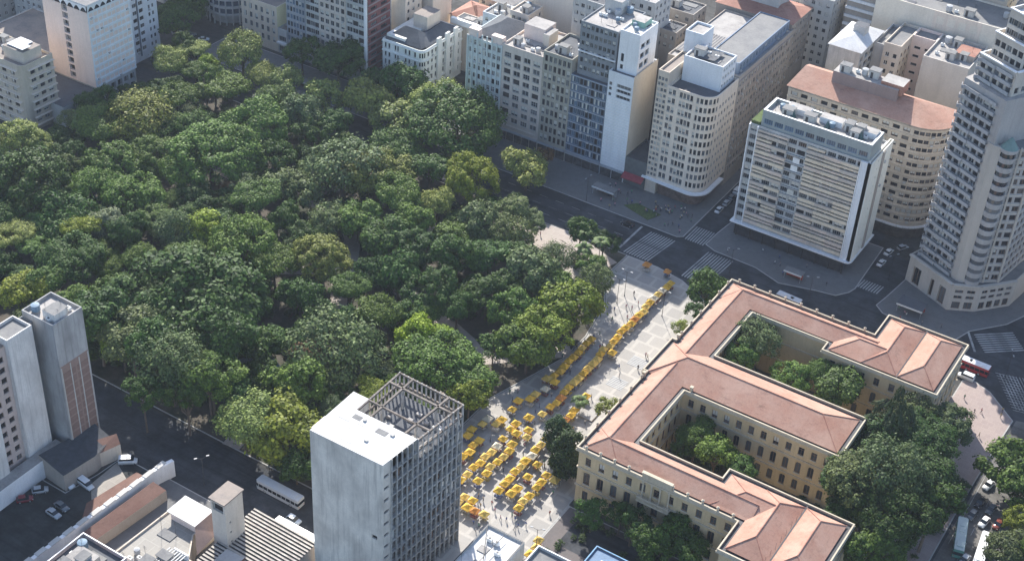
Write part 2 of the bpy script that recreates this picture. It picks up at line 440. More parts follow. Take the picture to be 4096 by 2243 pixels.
sheet('ground', rect(-2500, -2500, 2500, 2500), 0, ASPH2, False)
sheet('road', [(-232, 99), (-30, 99), (-4, 83), (60, 83), (60, 104), (79, 96), (79.5, 20), (110, 20), (110, 150), (20, 150), (20, 200), (-31, 200), (-31, 118.5), (-232, 118.5)], .004, ASPH, False)
sheet('road', rect(-236, -52, -36, -35), .005, ASPH, False)
sheet('side_road', [(79.4, 15), (93, 15), (93, 78), (96, 100), (81, 95)], .0075, asphalt('worn_concrete_road', (.10, .095, .088)), False)
sheet('road', [(-240, -35), (-223, -35), (-223, 99), (-240, 99)], .006, ASPH, False)
sheet('park', [(-222, -34), (-37.5, -34), (-37.5, 20), (-30.5, 46), (-30.5, 58), (-34, 75), (-40.5, 86), (-40.5, 100.3), (-222, 100.3)], .0, SOIL)
sheet('plaza', [(-37.3, -36), (0, -36), (0, -2.2), (-.3, -2), (-.3, 34.4), (-2, 34.4), (-2, 50.8), (-.3, 50.8), (-.3, 82), (-4, 88), (-12, 94), (-21, 98.6), (-30, 100.3), (-40.3, 100.3), (-40.3, 86), (-33.8, 75), (-30.3, 58), (-30.3, 46), (-37.3, 20)], .0, PLAZA)
sheet('pavement', [(-232, 118.2), (-33, 118.2), (-31.3, 119.6), (-31.3, 175), (-62, 175), (-62, 136), (-232, 136)], .0, PAVE)
sheet('pavement', [(-24, 120), (-20, 118.3), (-6, 117.8), (3, 114.6), (13.7, 117.8), (19.5, 119), (22.2, 123), (23, 126), (22, 152), (-21.5, 152), (-23.8, 128)], .0, PAVE)
sheet('pavement', [(31, 121.9), (34, 119.2), (50, 117), (56, 119.5), (58, 126), (66, 136), (76, 160), (36, 160), (32, 128)], .0, PAVE)
sheet('pavement', [(63.5, 103), (63.5, 94.6), (42, 94.6), (42, 84), (-.2, 84), (-.2, 83.7), (42.2, 83.7), (63.4, 82), (63.4, -30), (79.2, -30), (79.2, 52), (79.6, 74), (80.4, 94.3), (71.5, 102.6), (66, 104.8)], .0, PINK)
sheet('pavement', [(0.05, -36), (63.3, -36), (63.3, -30.05), (63.3, -10.7), (42, -10.7), (42, -2.3), (0.05, -2.3)], .0, DARKPAVE)
sheet('school_lane', [(4, -15), (41, -15), (41, -4.5), (4, -4.5)], .14, ASPH, False)
sheet('pavement', [(-90, -90), (-38.4, -90), (-38.4, -51.2), (-90, -51.2)], .0, PAVE)
sheet('pavement', [(93, 20), (140, 20), (140, 120), (98, 120), (92, 75)], .0, DARKPAVE)
sheet('school_garden', [(42.3, 13.8), (63.2, 13.8), (63.2, 69.8), (42.3, 69.8), (42.3, 50.3), (52.3, 50.3), (52.3, 33.4), (42.3, 33.4)], .14, SOIL, False)
sheet('school_garden', rect(10.6, 10, 42.2, 33.5), .145, SOIL, False)
sheet('school_garden', rect(10.6, 50.2, 42.2, 73.6), .15, SOIL, False)
# park paths (pale, winding)
PATH = paving('park_path', (.38, .33, .285), (.34, .285, .25), .5, .04)
def path(pts, w, z=.135):
    b = MB(); L = []; R_ = []
    for i, p in enumerate(pts):
        a = pts[max(0, i - 1)]; c = pts[min(len(pts) - 1, i + 1)]; d = Vector((c[0] - a[0], c[1] - a[1])).normalized()
        L.append((p[0] - d.y * w / 2, p[1] + d.x * w / 2, z)); R_.append((p[0] + d.y * w / 2, p[1] - d.x * w / 2, z))
    for i in range(len(pts) - 1): b.poly([R_[i], R_[i + 1], L[i + 1], L[i]], 0)
    structure('path', b, [PATH])
path([(-222, 60), (-190, 66), (-160, 62), (-140, 66), (-122, 66), (-112, 57), (-106, 48), (-105, 42), (-96, 30), (-90, 20), (-86, 4), (-80, -34)], 5)
path([(-106, 44), (-90, 46), (-72, 42), (-56, 36), (-48, 33), (-30.6, 50)], 5.5, .139)
path([(-112, 57), (-100, 72), (-88, 86), (-74, 96), (-60, 98), (-42, 92)], 6, .143)
path([(-105, 42), (-122, 30), (-140, 20), (-150, -5), (-160, -34)], 4.5, .147)
path([(-140, 66), (-130, 86), (-124, 100)], 5, .151)
path([(-75, 95), (-72, 93), (-58, 90), (-45, 82), (-39, 80)], 8, .155)
path([(-56, 36), (-55, 20), (-45, 8), (-38, 4)], 5, .159)
# painted markings
def crosswalk(p0, along, across, n, w, L):
    e = bpy.data.objects.new('crosswalk', None); COL.objects.link(e); e['kind'] = 'structure'; e.location = (p0[0], p0[1], 0)
    a = Vector(along).normalized(); c = Vector(across).normalized()
    me = None; step = w * 2
    b = MB(); b.poly([(0, 0, 0), (c.x * w, c.y * w, 0), (c.x * w + a.x * L, c.y * w + a.y * L, 0), (a.x * L, a.y * L, 0)], 0)
    me = b.mesh('stripe', [PAINT])
    for k in range(n):
        o = obj('stripe', me, e, False); o.location = (c.x * step * k, c.y * step * k, .012)
crosswalk((-42.6, 101.2), (.12, 1), (1, 0), 10, .45, 15.0)
crosswalk((-30.6, 118.9), (0, 1), (1, 0), 8, .42, 8.6)
crosswalk((-22.4, 100.6), (.06, 1), (1, 0), 10, .45, 16.4)
crosswalk((22.9, 127.4), (.1, 1), (1, 0), 8, .42, 4.8)
crosswalk((59.4, 125.6), (.76, .65), (.63, -.77), 9, .5, 12)
b = MB()
for (x0, y0, x1, y1) in ((-44.9, 100.6, -44.2, 117), ):
    b.poly([(x0, y0, .011), (x1, y0, .011), (x1, y1, .011), (x0, y1, .011)], 0)
b.poly([(57.2, 126), (62, 117.6), (62.5, 117.9), (57.7, 126.3)] and [(57.2, 126, .011), (62, 117.6, .011), (62.6, 117.9, .011), (57.8, 126.3, .011)], 0)
for k in range(14, 26):
    for yy in (104.6, 108.9, 113.2): b.poly([(-200 + k * 6, yy, .011), (-197 + k * 6, yy, .011), (-197 + k * 6, yy + .15, .011), (-200 + k * 6, yy + .15, .011)], 0)
for k in range(9): b.poly([(81.4 + 3.1, 28 + k * 6, .011), (81.4 + 3.25, 28 + k * 6, .011), (81.4 + 3.25, 31 + k * 6, .011), (81.4 + 3.1, 31 + k * 6, .011)], 0)
for k in range(0): b.poly([(-215 + k * 6, -44.1, .011), (-212 + k * 6, -44.1, .011), (-212 + k * 6, -43.95, .011), (-215 + k * 6, -43.95, .011)], 0)
b.poly([(80.9, 40, .011), (81.05, 40, .011), (81.05, 73, .011), (80.9, 73, .011)], 0)
structure('lane_marking', b, [PAINT])
b = MB()
for k in range(14):
    for dr in (0, 1):
        c = Vector((69.2 + k * .75, 111.6 - k * .95)) if not dr else Vector((69 + k * .25, 104 - k * .1))
    p = Vector((70 + k * .68, 112 - k * 1.0)); d = Vector((.86, .5)) * 6.5
    b.poly([(p.x, p.y, .012), (p.x + .12, p.y - .2, .012), (p.x + .12 + d.x, p.y - .2 + d.y * .4, .012), (p.x + d.x, p.y + d.y * .4, .012)], 0)
for k in range(8):
    p = Vector((71 + k * .85, 112.2 + k * .28)); d = Vector((8.6, -12.6))
    b.poly([(p.x, p.y, .014), (p.x + d.x, p.y + d.y, .014), (p.x + d.x + .2, p.y + d.y + .1, .014), (p.x + .2, p.y + .1, .014)], 0)
structure('hatched_marking', b, [PAINT])
# grass patch on the wide pavement
GRASS = plain('lawn', (.075, .105, .035), .95, .35, 2)
b = MB(); b.prism([(-55, 124), (-52, 127.6), (-42.8, 126.2), (-44.8, 121)], .13, .3, 0); o = obj('lawn', b.mesh('lawn', [GRASS])); o['kind'] = 'structure'

# ------------------------------------------------------------------ the school
SW = wall('ochre_render', (.43, .34, .21), .4, .5); SW2 = wall('pale_stone', (.38, .33, .25), .4, .5)
SP = [(0, 0), (42, 0), (42, -10.5), (63.3, -10.5), (63.3, 13.6), (33, 13.6), (33, 9.8), (10.4, 9.8), (10.4, 33.7), (52, 33.7), (52, 50), (10.4, 50), (10.4, 73.8), (33, 73.8), (33, 70), (63.3, 70), (63.3, 94.3), (42, 94.3), (42, 83.6), (0, 83.6), (0, 50), (-1.2, 50), (-1.2, 35), (0, 35)]
school = bld('school_building', 'long ochre three-storey school with terracotta hipped roofs round two planted courtyards', 30, 42)
mb = MB(); rng = random.Random(5)
WIN_E = {0: 11, 1: 0, 2: 5, 3: 7, 6: 0, 8: 12, 9: 5, 10: 0, 7: 7, 12: 0, 14: 7, 13: 6, 15: 6, 17: 0, 4: 0}
for i in range(len(SP)):
    p0, p1 = SP[i], SP[(i + 1) % len(SP)]; L = hypot(p1[0] - p0[0], p1[1] - p0[1]); n = WIN_E.get(i, 0)
    if i == 11: n = 7
    if n:
        cs = cols(L, n, 1.5, .8)
        if i in (0,):
            facade(school, mb, p0, p1, 0, 6.0, cs, [(1.6, 4.6)], .3, 0, ('arch',), FBROWN, rng, wallm=SW, sill=SILL)
            facade(school, mb, p0, p1, 6.0, 11.6, cols(L, n, 1.7, .8), [(6.9, 10.6)], .35, 0, ('arch',), FBROWN, rng, wallm=SW, sill=SILL)
        elif n and L > 7:
            facade(school, mb, p0, p1, 0, 6.0, cs, [(1.8, 4.8)], .3, 0, ('arch',), FBROWN, rng, wallm=SW, sill=SILL)
            facade(school, mb, p0, p1, 6.0, 11.6, cs, [(7.1, 10.5)], .3, 0, ('arch',), FBROWN, rng, wallm=SW, sill=SILL)
        else: mb.poly([(p0[0], p0[1], 0), (p1[0], p1[1], 0), (p1[0], p1[1], 11.6), (p0[0], p0[1], 11.6)], 0)
        facade(school, mb, p0, p1, 11.6, 16.8, cs, [(12.9, 15.3)], .3, 0, ('cross', 'cross', 'blind'), FBROWN, rng, sill=SILL)
    else: mb.poly([(p0[0], p0[1], 0), (p1[0], p1[1], 0), (p1[0], p1[1], 16.8), (p0[0], p0[1], 16.8)], 0)
part(mb, 'wall', [SW], school)
def ring(poly, d0, d1, z0, z1, name, m, closed=True):
    a, c = inset(poly, -d0), inset(poly, d1); b = MB(); n = len(poly)
    for i in range(n):
        j = (i + 1) % n
        b.poly([(a[i][0], a[i][1], z0), (a[j][0], a[j][1], z0), (a[j][0], a[j][1], z1), (a[i][0], a[i][1], z1)], 0)
        b.poly([(a[i][0], a[i][1], z1), (a[j][0], a[j][1], z1), (c[j][0], c[j][1], z1), (c[i][0], c[i][1], z1)], 0)
        b.poly([(c[j][0], c[j][1], z0), (c[i][0], c[i][1], z0), (c[i][0], c[i][1], z1), (c[j][0], c[j][1], z1)], 0)
        b.poly([(a[j][0], a[j][1], z0), (a[i][0], a[i][1], z0), (c[i][0], c[i][1], z0), (c[j][0], c[j][1], z0)], 0)
    return b
part(ring(SP, .3, .03, 5.7, 6.05, '', SW2), 'string_course', [SW2], school)
part(ring(SP, .25, .03, 11.3, 11.7, '', SW2), 'string_course', [SW2], school)
part(ring(SP, .7, .05, 16.8, 17.25, '', SW2), 'cornice', [SW2], school)
part(ring(SP, .55, -.2, 17.25, 17.9, '', SW2), 'parapet', [SW2], school)
b = MB(); b.poly([(p[0], p[1], 17.27) for p in inset(SP, -.18)], 0); part(b, 'gutter', [DARKMETAL], school)
def hip(b, x0, y0, x1, y1, z, pitch, axis, hip0=True, hip1=True, m=0):
    """hipped roof over a rectangle; ridge along axis"""
    if axis == 'x':
        w = (y1 - y0) / 2; h = w * pitch; ym = (y0 + y1) / 2; ra = x0 + (w if hip0 else 0); rb = x1 - (w if hip1 else 0)
        A, B, C_, D = (x0, y0, z), (x1, y0, z), (x1, y1, z), (x0, y1, z); E_, F_ = (ra, ym, z + h), (rb, ym, z + h)
        b.poly([A, B, F_, E_], m); b.poly([C_, D, E_, F_], m); b.poly([B, C_, F_], m); b.poly([D, A, E_], m)
    else:
        w = (x1 - x0) / 2; h = w * pitch; xm = (x0 + x1) / 2; ra = y0 + (w if hip0 else 0); rb = y1 - (w if hip1 else 0)
        A, B, C_, D = (x0, y0, z), (x1, y0, z), (x1, y1, z), (x0, y1, z); E_, F_ = (xm, ra, z + h), (xm, rb, z + h)
        b.poly([A, B, E_], m); b.poly([B, C_, F_, E_], m); b.poly([C_, D, F_], m); b.poly([D, A, E_, F_], m)
    return E_, F_
PI_ = .54; g = .8; ZR = 17.5
RIDGES = []
def hiproof(x0, y0, x1, y1, dz, axis, h0=True, h1=True, pitch=PI_):
    b = MB(); e, f = hip(b, x0, y0, x1, y1, ZR + dz, pitch, axis, h0, h1); o = part(b, 'roof', [TERRA], school)
    c = MB(); c.tube(e, f, .16, .16, 6)
    if h0:
        A = ((x0, y0), (x0, y1)) if axis == 'x' else ((x0, y0), (x1, y0))
        for a in A: c.tube((a[0], a[1], ZR + dz), e, .13, .13, 5)
    if h1:
        A = ((x1, y0), (x1, y1)) if axis == 'x' else ((x0, y1), (x1, y1))
        for a in A: c.tube((a[0], a[1], ZR + dz), f, .13, .13, 5)
    part(c, 'ridge_tiles', [TERRA_OLD], o)
hiproof(g, g, 44, 9.8 - g, 0, 'x', True, False)
hiproof(g, 73.8 + g, 44, 83.6 - g, 0, 'x', True, False)
hiproof(g, g, 10.4 - g, 83.6 - g, .03, 'y')
hiproof(-1.2 + g, 33.7 + g, 52 - g, 50 - g, .06, 'x', True, True, .46)
hiproof(33 + g, g, 47.2, 13.6 - g, .09, 'x', True, False, .42)
hiproof(33 + g, 70 + g, 47.2, 83.6 - g, .09, 'x', True, False, .42)
hiproof(42 + g, -10.5 + g, 52.55, 13.6 - g, .12, 'y'); hiproof(52.75, -10.5 + g, 63.3 - g, 13.6 - g, .15, 'y')
hiproof(42 + g, 70 + g, 52.55, 94.3 - g, .12, 'y'); hiproof(52.75, 70 + g, 63.3 - g, 94.3 - g, .15, 'y')
b = MB(); b.box(52.5, -10.2, 17.4, 52.8, 13.3, 17.75, 0); b.box(52.5, 70.3, 17.4, 52.8, 94, 17.75, 0); part(b, 'valley_gutter', [DARKMETAL], school)
# urns on the front parapet, central balcony and attic panel
b = MB(); b.cyl(0, 0, 0, .3, .28, .28, 8); b.cyl(0, 0, .3, .9, .15, .42, 8); b.cyl(0, 0, .9, 1.15, .42, .1, 8); urn = b.mesh('urn', [SW2])
for k in range(11):
    o = obj('urn', urn, school); o.location = (1.9 + k * 3.83, -.2, 17.9)
for k in range(9):
    o = obj('urn', urn, school); o.location = (2 + k * 4.6, 83.8, 17.9)
for k in range(6):
    o = obj('urn', urn, school); o.location = (-.2, 3 + k * 5.6, 17.9); o2 = obj('urn', urn, school); o2.location = (-.2, 53 + k * 5.6, 17.9)
b = MB(); b.box(17.2, -.75, 17.9, 24.8, -.1, 19.3, 0); b.box(17.0, -.9, 19.3, 25.0, 0, 19.55, 0); part(b, 'attic_panel', [SW2], school)
for k in range(4):
    b = MB(); x = 17.6 + k * 2.26; b.cyl(x, -.5, 11.7, 16.8, .24, .2, 10); b.box(x - .35, -.85, 11.7, x + .35, -.15, 12.1, 0); b.box(x - .3, -.8, 16.3, x + .3, -.2, 16.8, 0); part(b, 'column', [SW2], school)
b = MB(); b.box(16.8, -1.9, 11.2, 25.2, -.05, 11.6, 0)
for k in range(25): b.box(16.95 + k * .34, -1.85, 11.6, 17.07 + k * .34, -1.75, 12.5, 0)
b.box(16.8, -1.95, 12.5, 25.2, -1.7, 12.65, 0); part(b, 'balcony', [SW2], school)
for (x, y) in ((-.3, 32.6), (-.3, 51.6), (12.2, 34.4)):
    b = MB(); b.box(x - .35, y - .35, 17.3, x + .35, y + .35, 18.7, 0); b.box(x - .45, y - .45, 18.7, x + .45, y + .45, 18.9, 0); part(b, 'chimney', [SW2], school)
b = MB()
for k in range(9): b.tube((52 + k * .1, -9 + k * 2.6, 18), (52 + k * .1, -9 + k * 2.6, 20), .03, .03, 4)
part(b, 'lightning_rods', [DARKMETAL], school)

# ------------------------------------------------------------------ grey tower with the stripped crown
GT = wall('grey_tower_render', (.60, .54, .475), .75, .95, (.36, .325, .29)); GF = plain('fin_grey', (.40, .385, .365), .8, .25)
GB = plain('bare_beam', (.17, .145, .125), .85, .35)
tw = bld('office_tower', 'grey blank-walled office tower with stripped grid facade and open frame on top', -27, -40)
TP = [(-37.4, -53.4), (-18.3, -53.2), (-15.8, -27.5), (-33.4, -26.8), (-33.4, -38), (-37.6, -38)]
ZT = 42.0
mb = MB(); rr = random.Random(8)
facade(tw, mb, TP[0], TP[1], 0, ZT, [(16.2, 17.6)], [(19.2, 20.4)], .4, 0, ('open',), GF, rr)
d = Vector((2.5, 25.7)).normalized(); NC = (TP[1][0] + d.x * 2.6, TP[1][1] + d.y * 2.6)
facade(tw, mb, TP[1], NC, 0, ZT, [(.4, 1.9)], [(3.4 + k * 3.45, 4.2 + k * 3.45) for k in range(11)], .3, 0, ('open',), GF, rr)
for i in (2, 3, 4, 5):
    p0, p1 = TP[i], TP[(i + 1) % 6]; zt = 36 if i in (2, 3) else ZT
    mb.poly([(p0[0], p0[1], 0), (p1[0], p1[1], 0), (p1[0], p1[1], zt), (p0[0], p0[1], zt)], 0)
part(mb, 'wall', [GT], tw)
b = MB(); b.poly([(-37.4, -53.4, ZT), (-18.3, -53.2, ZT), (-17.25, -42.4, ZT), (-33.4, -42.4, ZT), (-33.4, -38, ZT), (-37.6, -38, ZT)], 0)
b.poly([(-33.4, -42.4, 36), (-17.25, -42.4, 36), (-17.25, -42.4, ZT), (-33.4, -42.4, ZT)][::-1], 1); b.poly([(-33.4, -42.4, 36), (-33.4, -42.4, ZT), (-33.4, -38, ZT), (-33.4, -38, 36)][::-1], 1)
part(b, 'roof', [RW, GT], tw)
b = MB(); b.poly([(-33.4, -42.4, 36), (-17.25, -42.4, 36), (-15.8, -27.5, 36), (-33.4, -26.8, 36)], 0); part(b, 'sunken_roof', [RD], tw)
b = MB(); b.box(-39.4, -50.5, 38.6, -37.4, -46, 39.6, 0); part(b, 'ledge', [GT], tw)
for (x0, y0, x1, y1) in ((-26, -49.5, -25.2, -48.9), (-22.5, -45, -21.7, -44.3), (-30, -44.6, -29.4, -44)):
    rbox(tw, 'roof_hatch', x0, y0, ZT, x1, y1, ZT + .35, CONC)
# curtain grid: recessed glass, floor slabs and fins
Lf = 25.8 - 2.6; nx, ny = d.y, -d.x
def FP(u, o): return (NC[0] + d.x * u + nx * o, NC[1] + d.y * u + ny * o)
mb = MB(); a0, a1 = FP(0, -.6), FP(Lf, -.6)
cs = cols(Lf, 14, 1.35, 0)
facade(tw, mb, a0, a1, 0, 36, cs, [(1.2 + k * 3.45, 3.6 + k * 3.45) for k in range(10)], .15, 0, ('open', 'two', 'two', 'blind', 'open'), GF, rr)
part(mb, 'recessed_wall', [plain('soiled_panel', (.15, .145, .14), .8, .4)], tw)
for k in range(11):
    b = MB(); p, q = FP(0, -.3), FP(Lf, -.3); b.bar(p, q, .98, 3.9 + k * 3.45 - .28, 3.9 + k * 3.45, 0); part(b, 'floor_slab', [GF], tw)
for k in range(34):
    c_, f_ = rr.randrange(14), rr.randrange(10); u0 = c_ * Lf / 14 + .15; p, q = FP(u0, -.45), FP(u0 + 1.3, -.45)
    b = MB(); b.bar(p, q, .12, 3.95 + f_ * 3.45, 3.95 + f_ * 3.45 + rr.choice([.9, 1.4, 2.9]), 0); part(b, 'infill_panel', [rr.choice([GT, GF, BLIND, FBROWN])], tw)
b = MB(); b.box(-.11, -.22, 0, .11, .22, 42, 0); finm = b.mesh('fin', [GF])
for k in range(15):
    o = obj('fin', finm, tw); p = FP(k * Lf / 14, .12); o.location = (p[0], p[1], 0); o.rotation_euler = (0, 0, atan2(ny, nx) + pi / 2)
bk0, bk1 = TP[2], TP[3]
for k in range(1, 15):
    t = k / 14; o = obj('fin', finm, tw); o.location = (bk0[0] + (bk1[0] - bk0[0]) * t, bk0[1] + (bk1[1] - bk0[1]) * t + .15, 0)
lf0, lf1 = (-33.4, -26.8), (-33.4, -38)
b = MB(); b.box(-.07, -.2, 36, .07, .2, 42, 0); postm = b.mesh('post', [GF])
for k in range(1, 9):
    o = obj('post', postm, tw); o.location = (-33.3, -26.8 - k * 1.35, 0); o.rotation_euler = (0, 0, pi / 2)
def beam(a, c, w=.45, z0=41.5, z1=42.0):
    b = MB(); b.bar(a, c, w, z0, z1, 0, .1); part(b, 'beam', [GB], tw)
c1, c2, c3, c4 = (-17.1, -42.2), (-15.7, -27.4), (-33.3, -26.7), (-33.3, -42.2)
for z in (41.5, 38.6):
    beam(c1, c2, .4, z, z + .45); beam(c2, c3, .4, z, z + .45); beam(c3, c4, .4, z, z + .45)
beam((-20.5, -42.4), (-19.6, -27.3)); beam((-29.6, -42.4), (-29.6, -27)); beam((-33.3, -30.6), (-16, -31.2)); beam((-33.3, -38.2), (-16.6, -38.6), .35)
for (x, y) in ((-20.2, -31.2), (-29.6, -30.7), (-20.4, -38.5), (-29.6, -38.3)):
    rbox(tw, 'column', x - .25, y - .25, 36, x + .25, y + .25, 41.5, GF)
rr = random.Random(3)
for k in range(7):
    x, y = rr.uniform(-36, -22), rr.uniform(-52, -45); rbox(tw, 'roof_patch', x, y, 42.005 + k * .004, x + rr.uniform(1, 3.4), y + rr.uniform(.4, 1.6), 42.03 + k * .004, rr.choice([RP, RG, CONC]))
for k in range(9):
    x, y = rr.uniform(-31, -19), rr.uniform(-40, -29); rbox(tw, 'roof_debris', x, y, 36.01, x + rr.uniform(.4, 2.2), y + rr.uniform(.3, 1.2), 36 + rr.uniform(.2, 1.0), rr.choice([RP, CONC, STEEL]))

# ------------------------------------------------------------------ north row facing the park (facades on y = 136)
K1 = ('two', 'two', 'blind', 'half', 'open', 'cross', 'shut')
W_MINT = wall('mint_render', (.43, .47, .46)); W_BEIGE = wall('beige_render', (.43, .38, .335)); W_OLIVE = wall('olive_stone', (.27, .255, .215))
W_BLUE = wall('blue_grey_panel', (.105, .125, .155), .3, .3); W_WHITE = wall('white_render', (.60, .61, .62), .3, .35); W_CREAM = wall('cream_render', (.55, .475, .395), .35, .45)
W_SAND = wall('sand_render', (.47, .405, .33), .4, .45); W_BROWN = wall('brown_stone', (.28, .25, .22), .4, .4); W_PINK = wall('pink_render', (.58, .47, .41), .2, .25)
W_GREY = wall('grey_render', (.36, .36, .35), .45, .5); W_RED = wall('red_brick', (.17, .065, .06), .3, .3); W_ICE = wall('ice_blue_tiles', (.53, .545, .56), .25, .3)
F_BLUE = plain('blue_frame', (.22, .30, .38), .5, .1)
def specgrid(L, n, w, z, fh, nf, sill, h, m0=.4, m1=None, **k):
    s = dict(c=cols(L, n, w, m0, m1), r=rows(z, fh, nf, sill, h)); s.update(k); return s
# R1 mint building with piers and slate gable
r = bld('apartment_building', 'pale mint apartment block with tall piers and slate hipped roof above park', -117.5, 144)
P = rect(-124.6, 136, -110.9, 156)
shell(r, P, 0, 33.4, W_MINT, RD, {0: specgrid(13.7, 7, 1.3, 3.2, 3.0, 10, .8, 1.9, k=K1), 1: specgrid(20, 4, 1.1, 3.2, 3, 10, 1, 1.5)}, ph=.4, seed=11)
for k in range(8):
    x = -124.45 + k * 1.915; zt = 34.2 if k in (0, 1, 6, 7) else 35.6
    rbox(r, 'pier', x - .22, 135.65, 3, x + .22, 135.99, zt, W_MINT)
b = MB(); hip(b, -124.2, 138.5, -111.2, 155.8, 33.9, .5, 'y'); part(b, 'roof', [SLATE], r)
for (x0, x1) in ((-124.4, -120.5), (-115.5, -111.1)): rbox(r, 'gable_block', x0, 136.3, 33.8, x1, 138.4, 36.4, W_PINK)
# R2 beige, square windows
r = bld('apartment_building', 'beige apartment block with four columns of square dark windows', -103, 144)
P = rect(-110.8, 136, -95.3, 155)
shell(r, P, 0, 34.3, W_BEIGE, RP, {0: specgrid(15.5, 4, 2.6, 6.4, 2.95, 9, .65, 1.8, .3, k=('two', 'open', 'two', 'blind', 'grid'), f=FGREY, s=SILL)}, ph=.7, seed=12)
b = MB(); b.box(-109.6, 135.7, 5.2, -96.5, 136, 5.7, 0); part(b, 'canopy', [W_BEIGE], r)
rbox(r, 'penthouse', -108.6, 145.5, 34.3, -100.6, 152.5, 39.2, W_PINK, RP); rbox(r, 'cream_wing', -100.5, 144.2, 34.3, -98.2, 150, 38.4, W_CREAM, RP)  # cream rooftop wing beside the pink penthouse
clutter(r, -110, 137, -96, 144, 34.3, 4, 7)
# R3 olive with narrow windows
r = bld('apartment_building', 'narrow olive grey apartment block with close rows of slim windows', -90, 144)
P = rect(-95.2, 136, -84.5, 152)
shell(r, P, 0, 36.6, W_OLIVE, RD, {0: specgrid(10.7, 6, 1.12, 4.4, 3.2, 10, .7, 2.2, .3, k=('two', 'open', 'blind', 'two'), f=FGREY)}, ph=.8, seed=13)
bands(r, P, [4.2 + 3.2 * k for k in range(0, 11, 2)], [0], .18, .28, W_OLIVE)
clutter(r, -94.5, 137, -85, 150, 36.6, 5, 5)
# R4 blue glazed tower with set-back top
r = bld('office_building', 'tall blue glazed office block with setback upper storeys and pale cornice', -77, 145)
P = rect(-84.4, 136, -71.2, 156)
shell(r, P, 0, 32.2, W_BLUE, RD, {0: specgrid(13.2, 9, 1.2, 4.2, 2.8, 10, .45, 2.1, .2, k=('two', 'two', 'open', 'half'), f=F_BLUE)}, ph=.3, seed=14)
bands(r, P, [4.2 + 2.8 * k for k in range(11)], [0], .25, .22, wall('pale_blue_sill', (.27, .30, .335)), 'sill_band')
P2 = rect(-83.6, 138, -70.2, 156)
shell(r, P2, 32.2, 50.2, wall('slate_blue_render', (.17, .185, .20), .4, .4), RP, {0: specgrid(13.4, 8, 1.1, 33, 2.9, 6, .8, 1.6, .4, k=('two', 'blind', 'open', 'two'), f=FGREY)}, ph=.5, seed=15)
bands(r, P2, [40.4], [0], .5, .35, W_WHITE, 'cornice')
clutter(r, -83, 139, -71, 155, 50.2, 6, 8)
rbox(r, 'lift_housing', -82, 150, 50.2, -76, 155, 54.5, W_GREY, RP)
# R5 white slab and taller white tower
r = bld('office_building', 'white horizontally lined office block with taller white tower and beige blank side', -66.5, 145)
P = rect(-71.1, 136, -62.1, 152)
shell(r, P, 0, 37.6, W_ICE, RD, {0: dict(c=[(.5, 1.5), (3.2, 8.4)], r=[(29.5, 30.6), (31.5, 32.6), (33.2, 34.4)], k=('ribbon', 'ribbon', 'blind'), f=FGREY)}, ph=.5, seed=16)
for k in range(26):
    z = 4.5 + k * .98
    rbox(r, 'louvre', -70.9, 135.82, z, -62.3, 135.99, z + .3, W_WHITE)
b = MB(); b.poly([(-62.08, 136, 0), (-62.08, 152, 0), (-62.08, 152, 38.6), (-62.08, 136, 38.6)], 0); part(b, 'side_wall', [wall('beige_party_wall', (.50, .45, .37), .3, .25)], r)
P2 = rect(-69.6, 138.2, -62.6, 150)
shell(r, P2, 37.6, 51.2, W_WHITE, RW, {0: dict(c=[(.9, 2.0)], r=[(38.6, 40.2), (41.2, 44)], k=('open',)), 1: dict(c=[(1.2, 4.0), (4.6, 7.0)], r=[(39.6, 41.6), (43.0, 45.0), (46.4, 48.2)], k=('open', 'two'), f=DARKMETAL, d=.5)}, ph=.6, seed=17)
clutter(r, -69, 139, -63, 149, 51.2, 7, 4)
rbox(r, 'machine_room', -68.9, 144, 51.2, -64.5, 149, 53.2, wall('green_render', (.20, .34, .28)), RP)
# low infill between R5 and R6
r = bld('shop_building', 'low dark shop with red awning between white office block and cream corner block', -58.5, 142)
shell(r, rect(-62.05, 136, -54.3, 150), 0, 9.5, plain('dark_shopfront', (.12, .13, .13)), RD, {}, ph=.5, seed=18)
b = MB(); b.poly([(-61.9, 135.9, 4.6), (-54.4, 135.9, 4.6), (-54.4, 133.6, 3.6), (-61.9, 133.6, 3.6)], 0); b.poly([(-61.9, 133.6, 3.6), (-54.4, 133.6, 3.6), (-54.4, 133.6, 3.2), (-61.9, 133.6, 3.2)], 0); part(b, 'awning', [plain('red_canvas', (.28, .05, .06), .8)], r)
# R6 cream rounded corner building
r = bld('apartment_building', 'cream apartment block with rounded corner and rows of dark windows on the avenue corner', -45, 143)
CA = arc(-39.3, 140.5, 4.5, -90, 0, 5)
P = [(-50.4, 136)] + CA + [(-34.8, 154), (-50.4, 154)]
sp = {0: dict(c=[(.5, 1.55), (1.85, 2.9), (4.3, 5.25), (5.5, 6.45), (6.7, 7.65), (7.9, 8.85), (10.1, 10.9)], r=rows(6.2, 3.0, 11, .7, 1.85), k=('two', 'open', 'two', 'blind'), f=FGREY, s=SILL), 6: specgrid(13.5, 6, 1.1, 6.2, 3, 10, .9, 1.4, .6, k=K1, f=FGREY)}
for e in range(1, 6): sp[e] = dict(c=cols(1.41, 1, .95), r=rows(6.2, 3, 11, .7, 1.85), k=('two', 'open'), f=FGREY)
shell(r, P, 5.6, 38.6, W_CREAM, RD, sp, ph=1.0, seed=19)
b = MB(); sh = [(-49.9, 137)] + arc(-39.8, 141, 4, -90, 0, 5) + [(-35.8, 153.5), (-49.9, 153.5)]; b.prism(sh, 0, 5.6, 0); part(b, 'shopfront', [plain('brown_shopfront', (.14, .10, .085), .5, .3)], r)
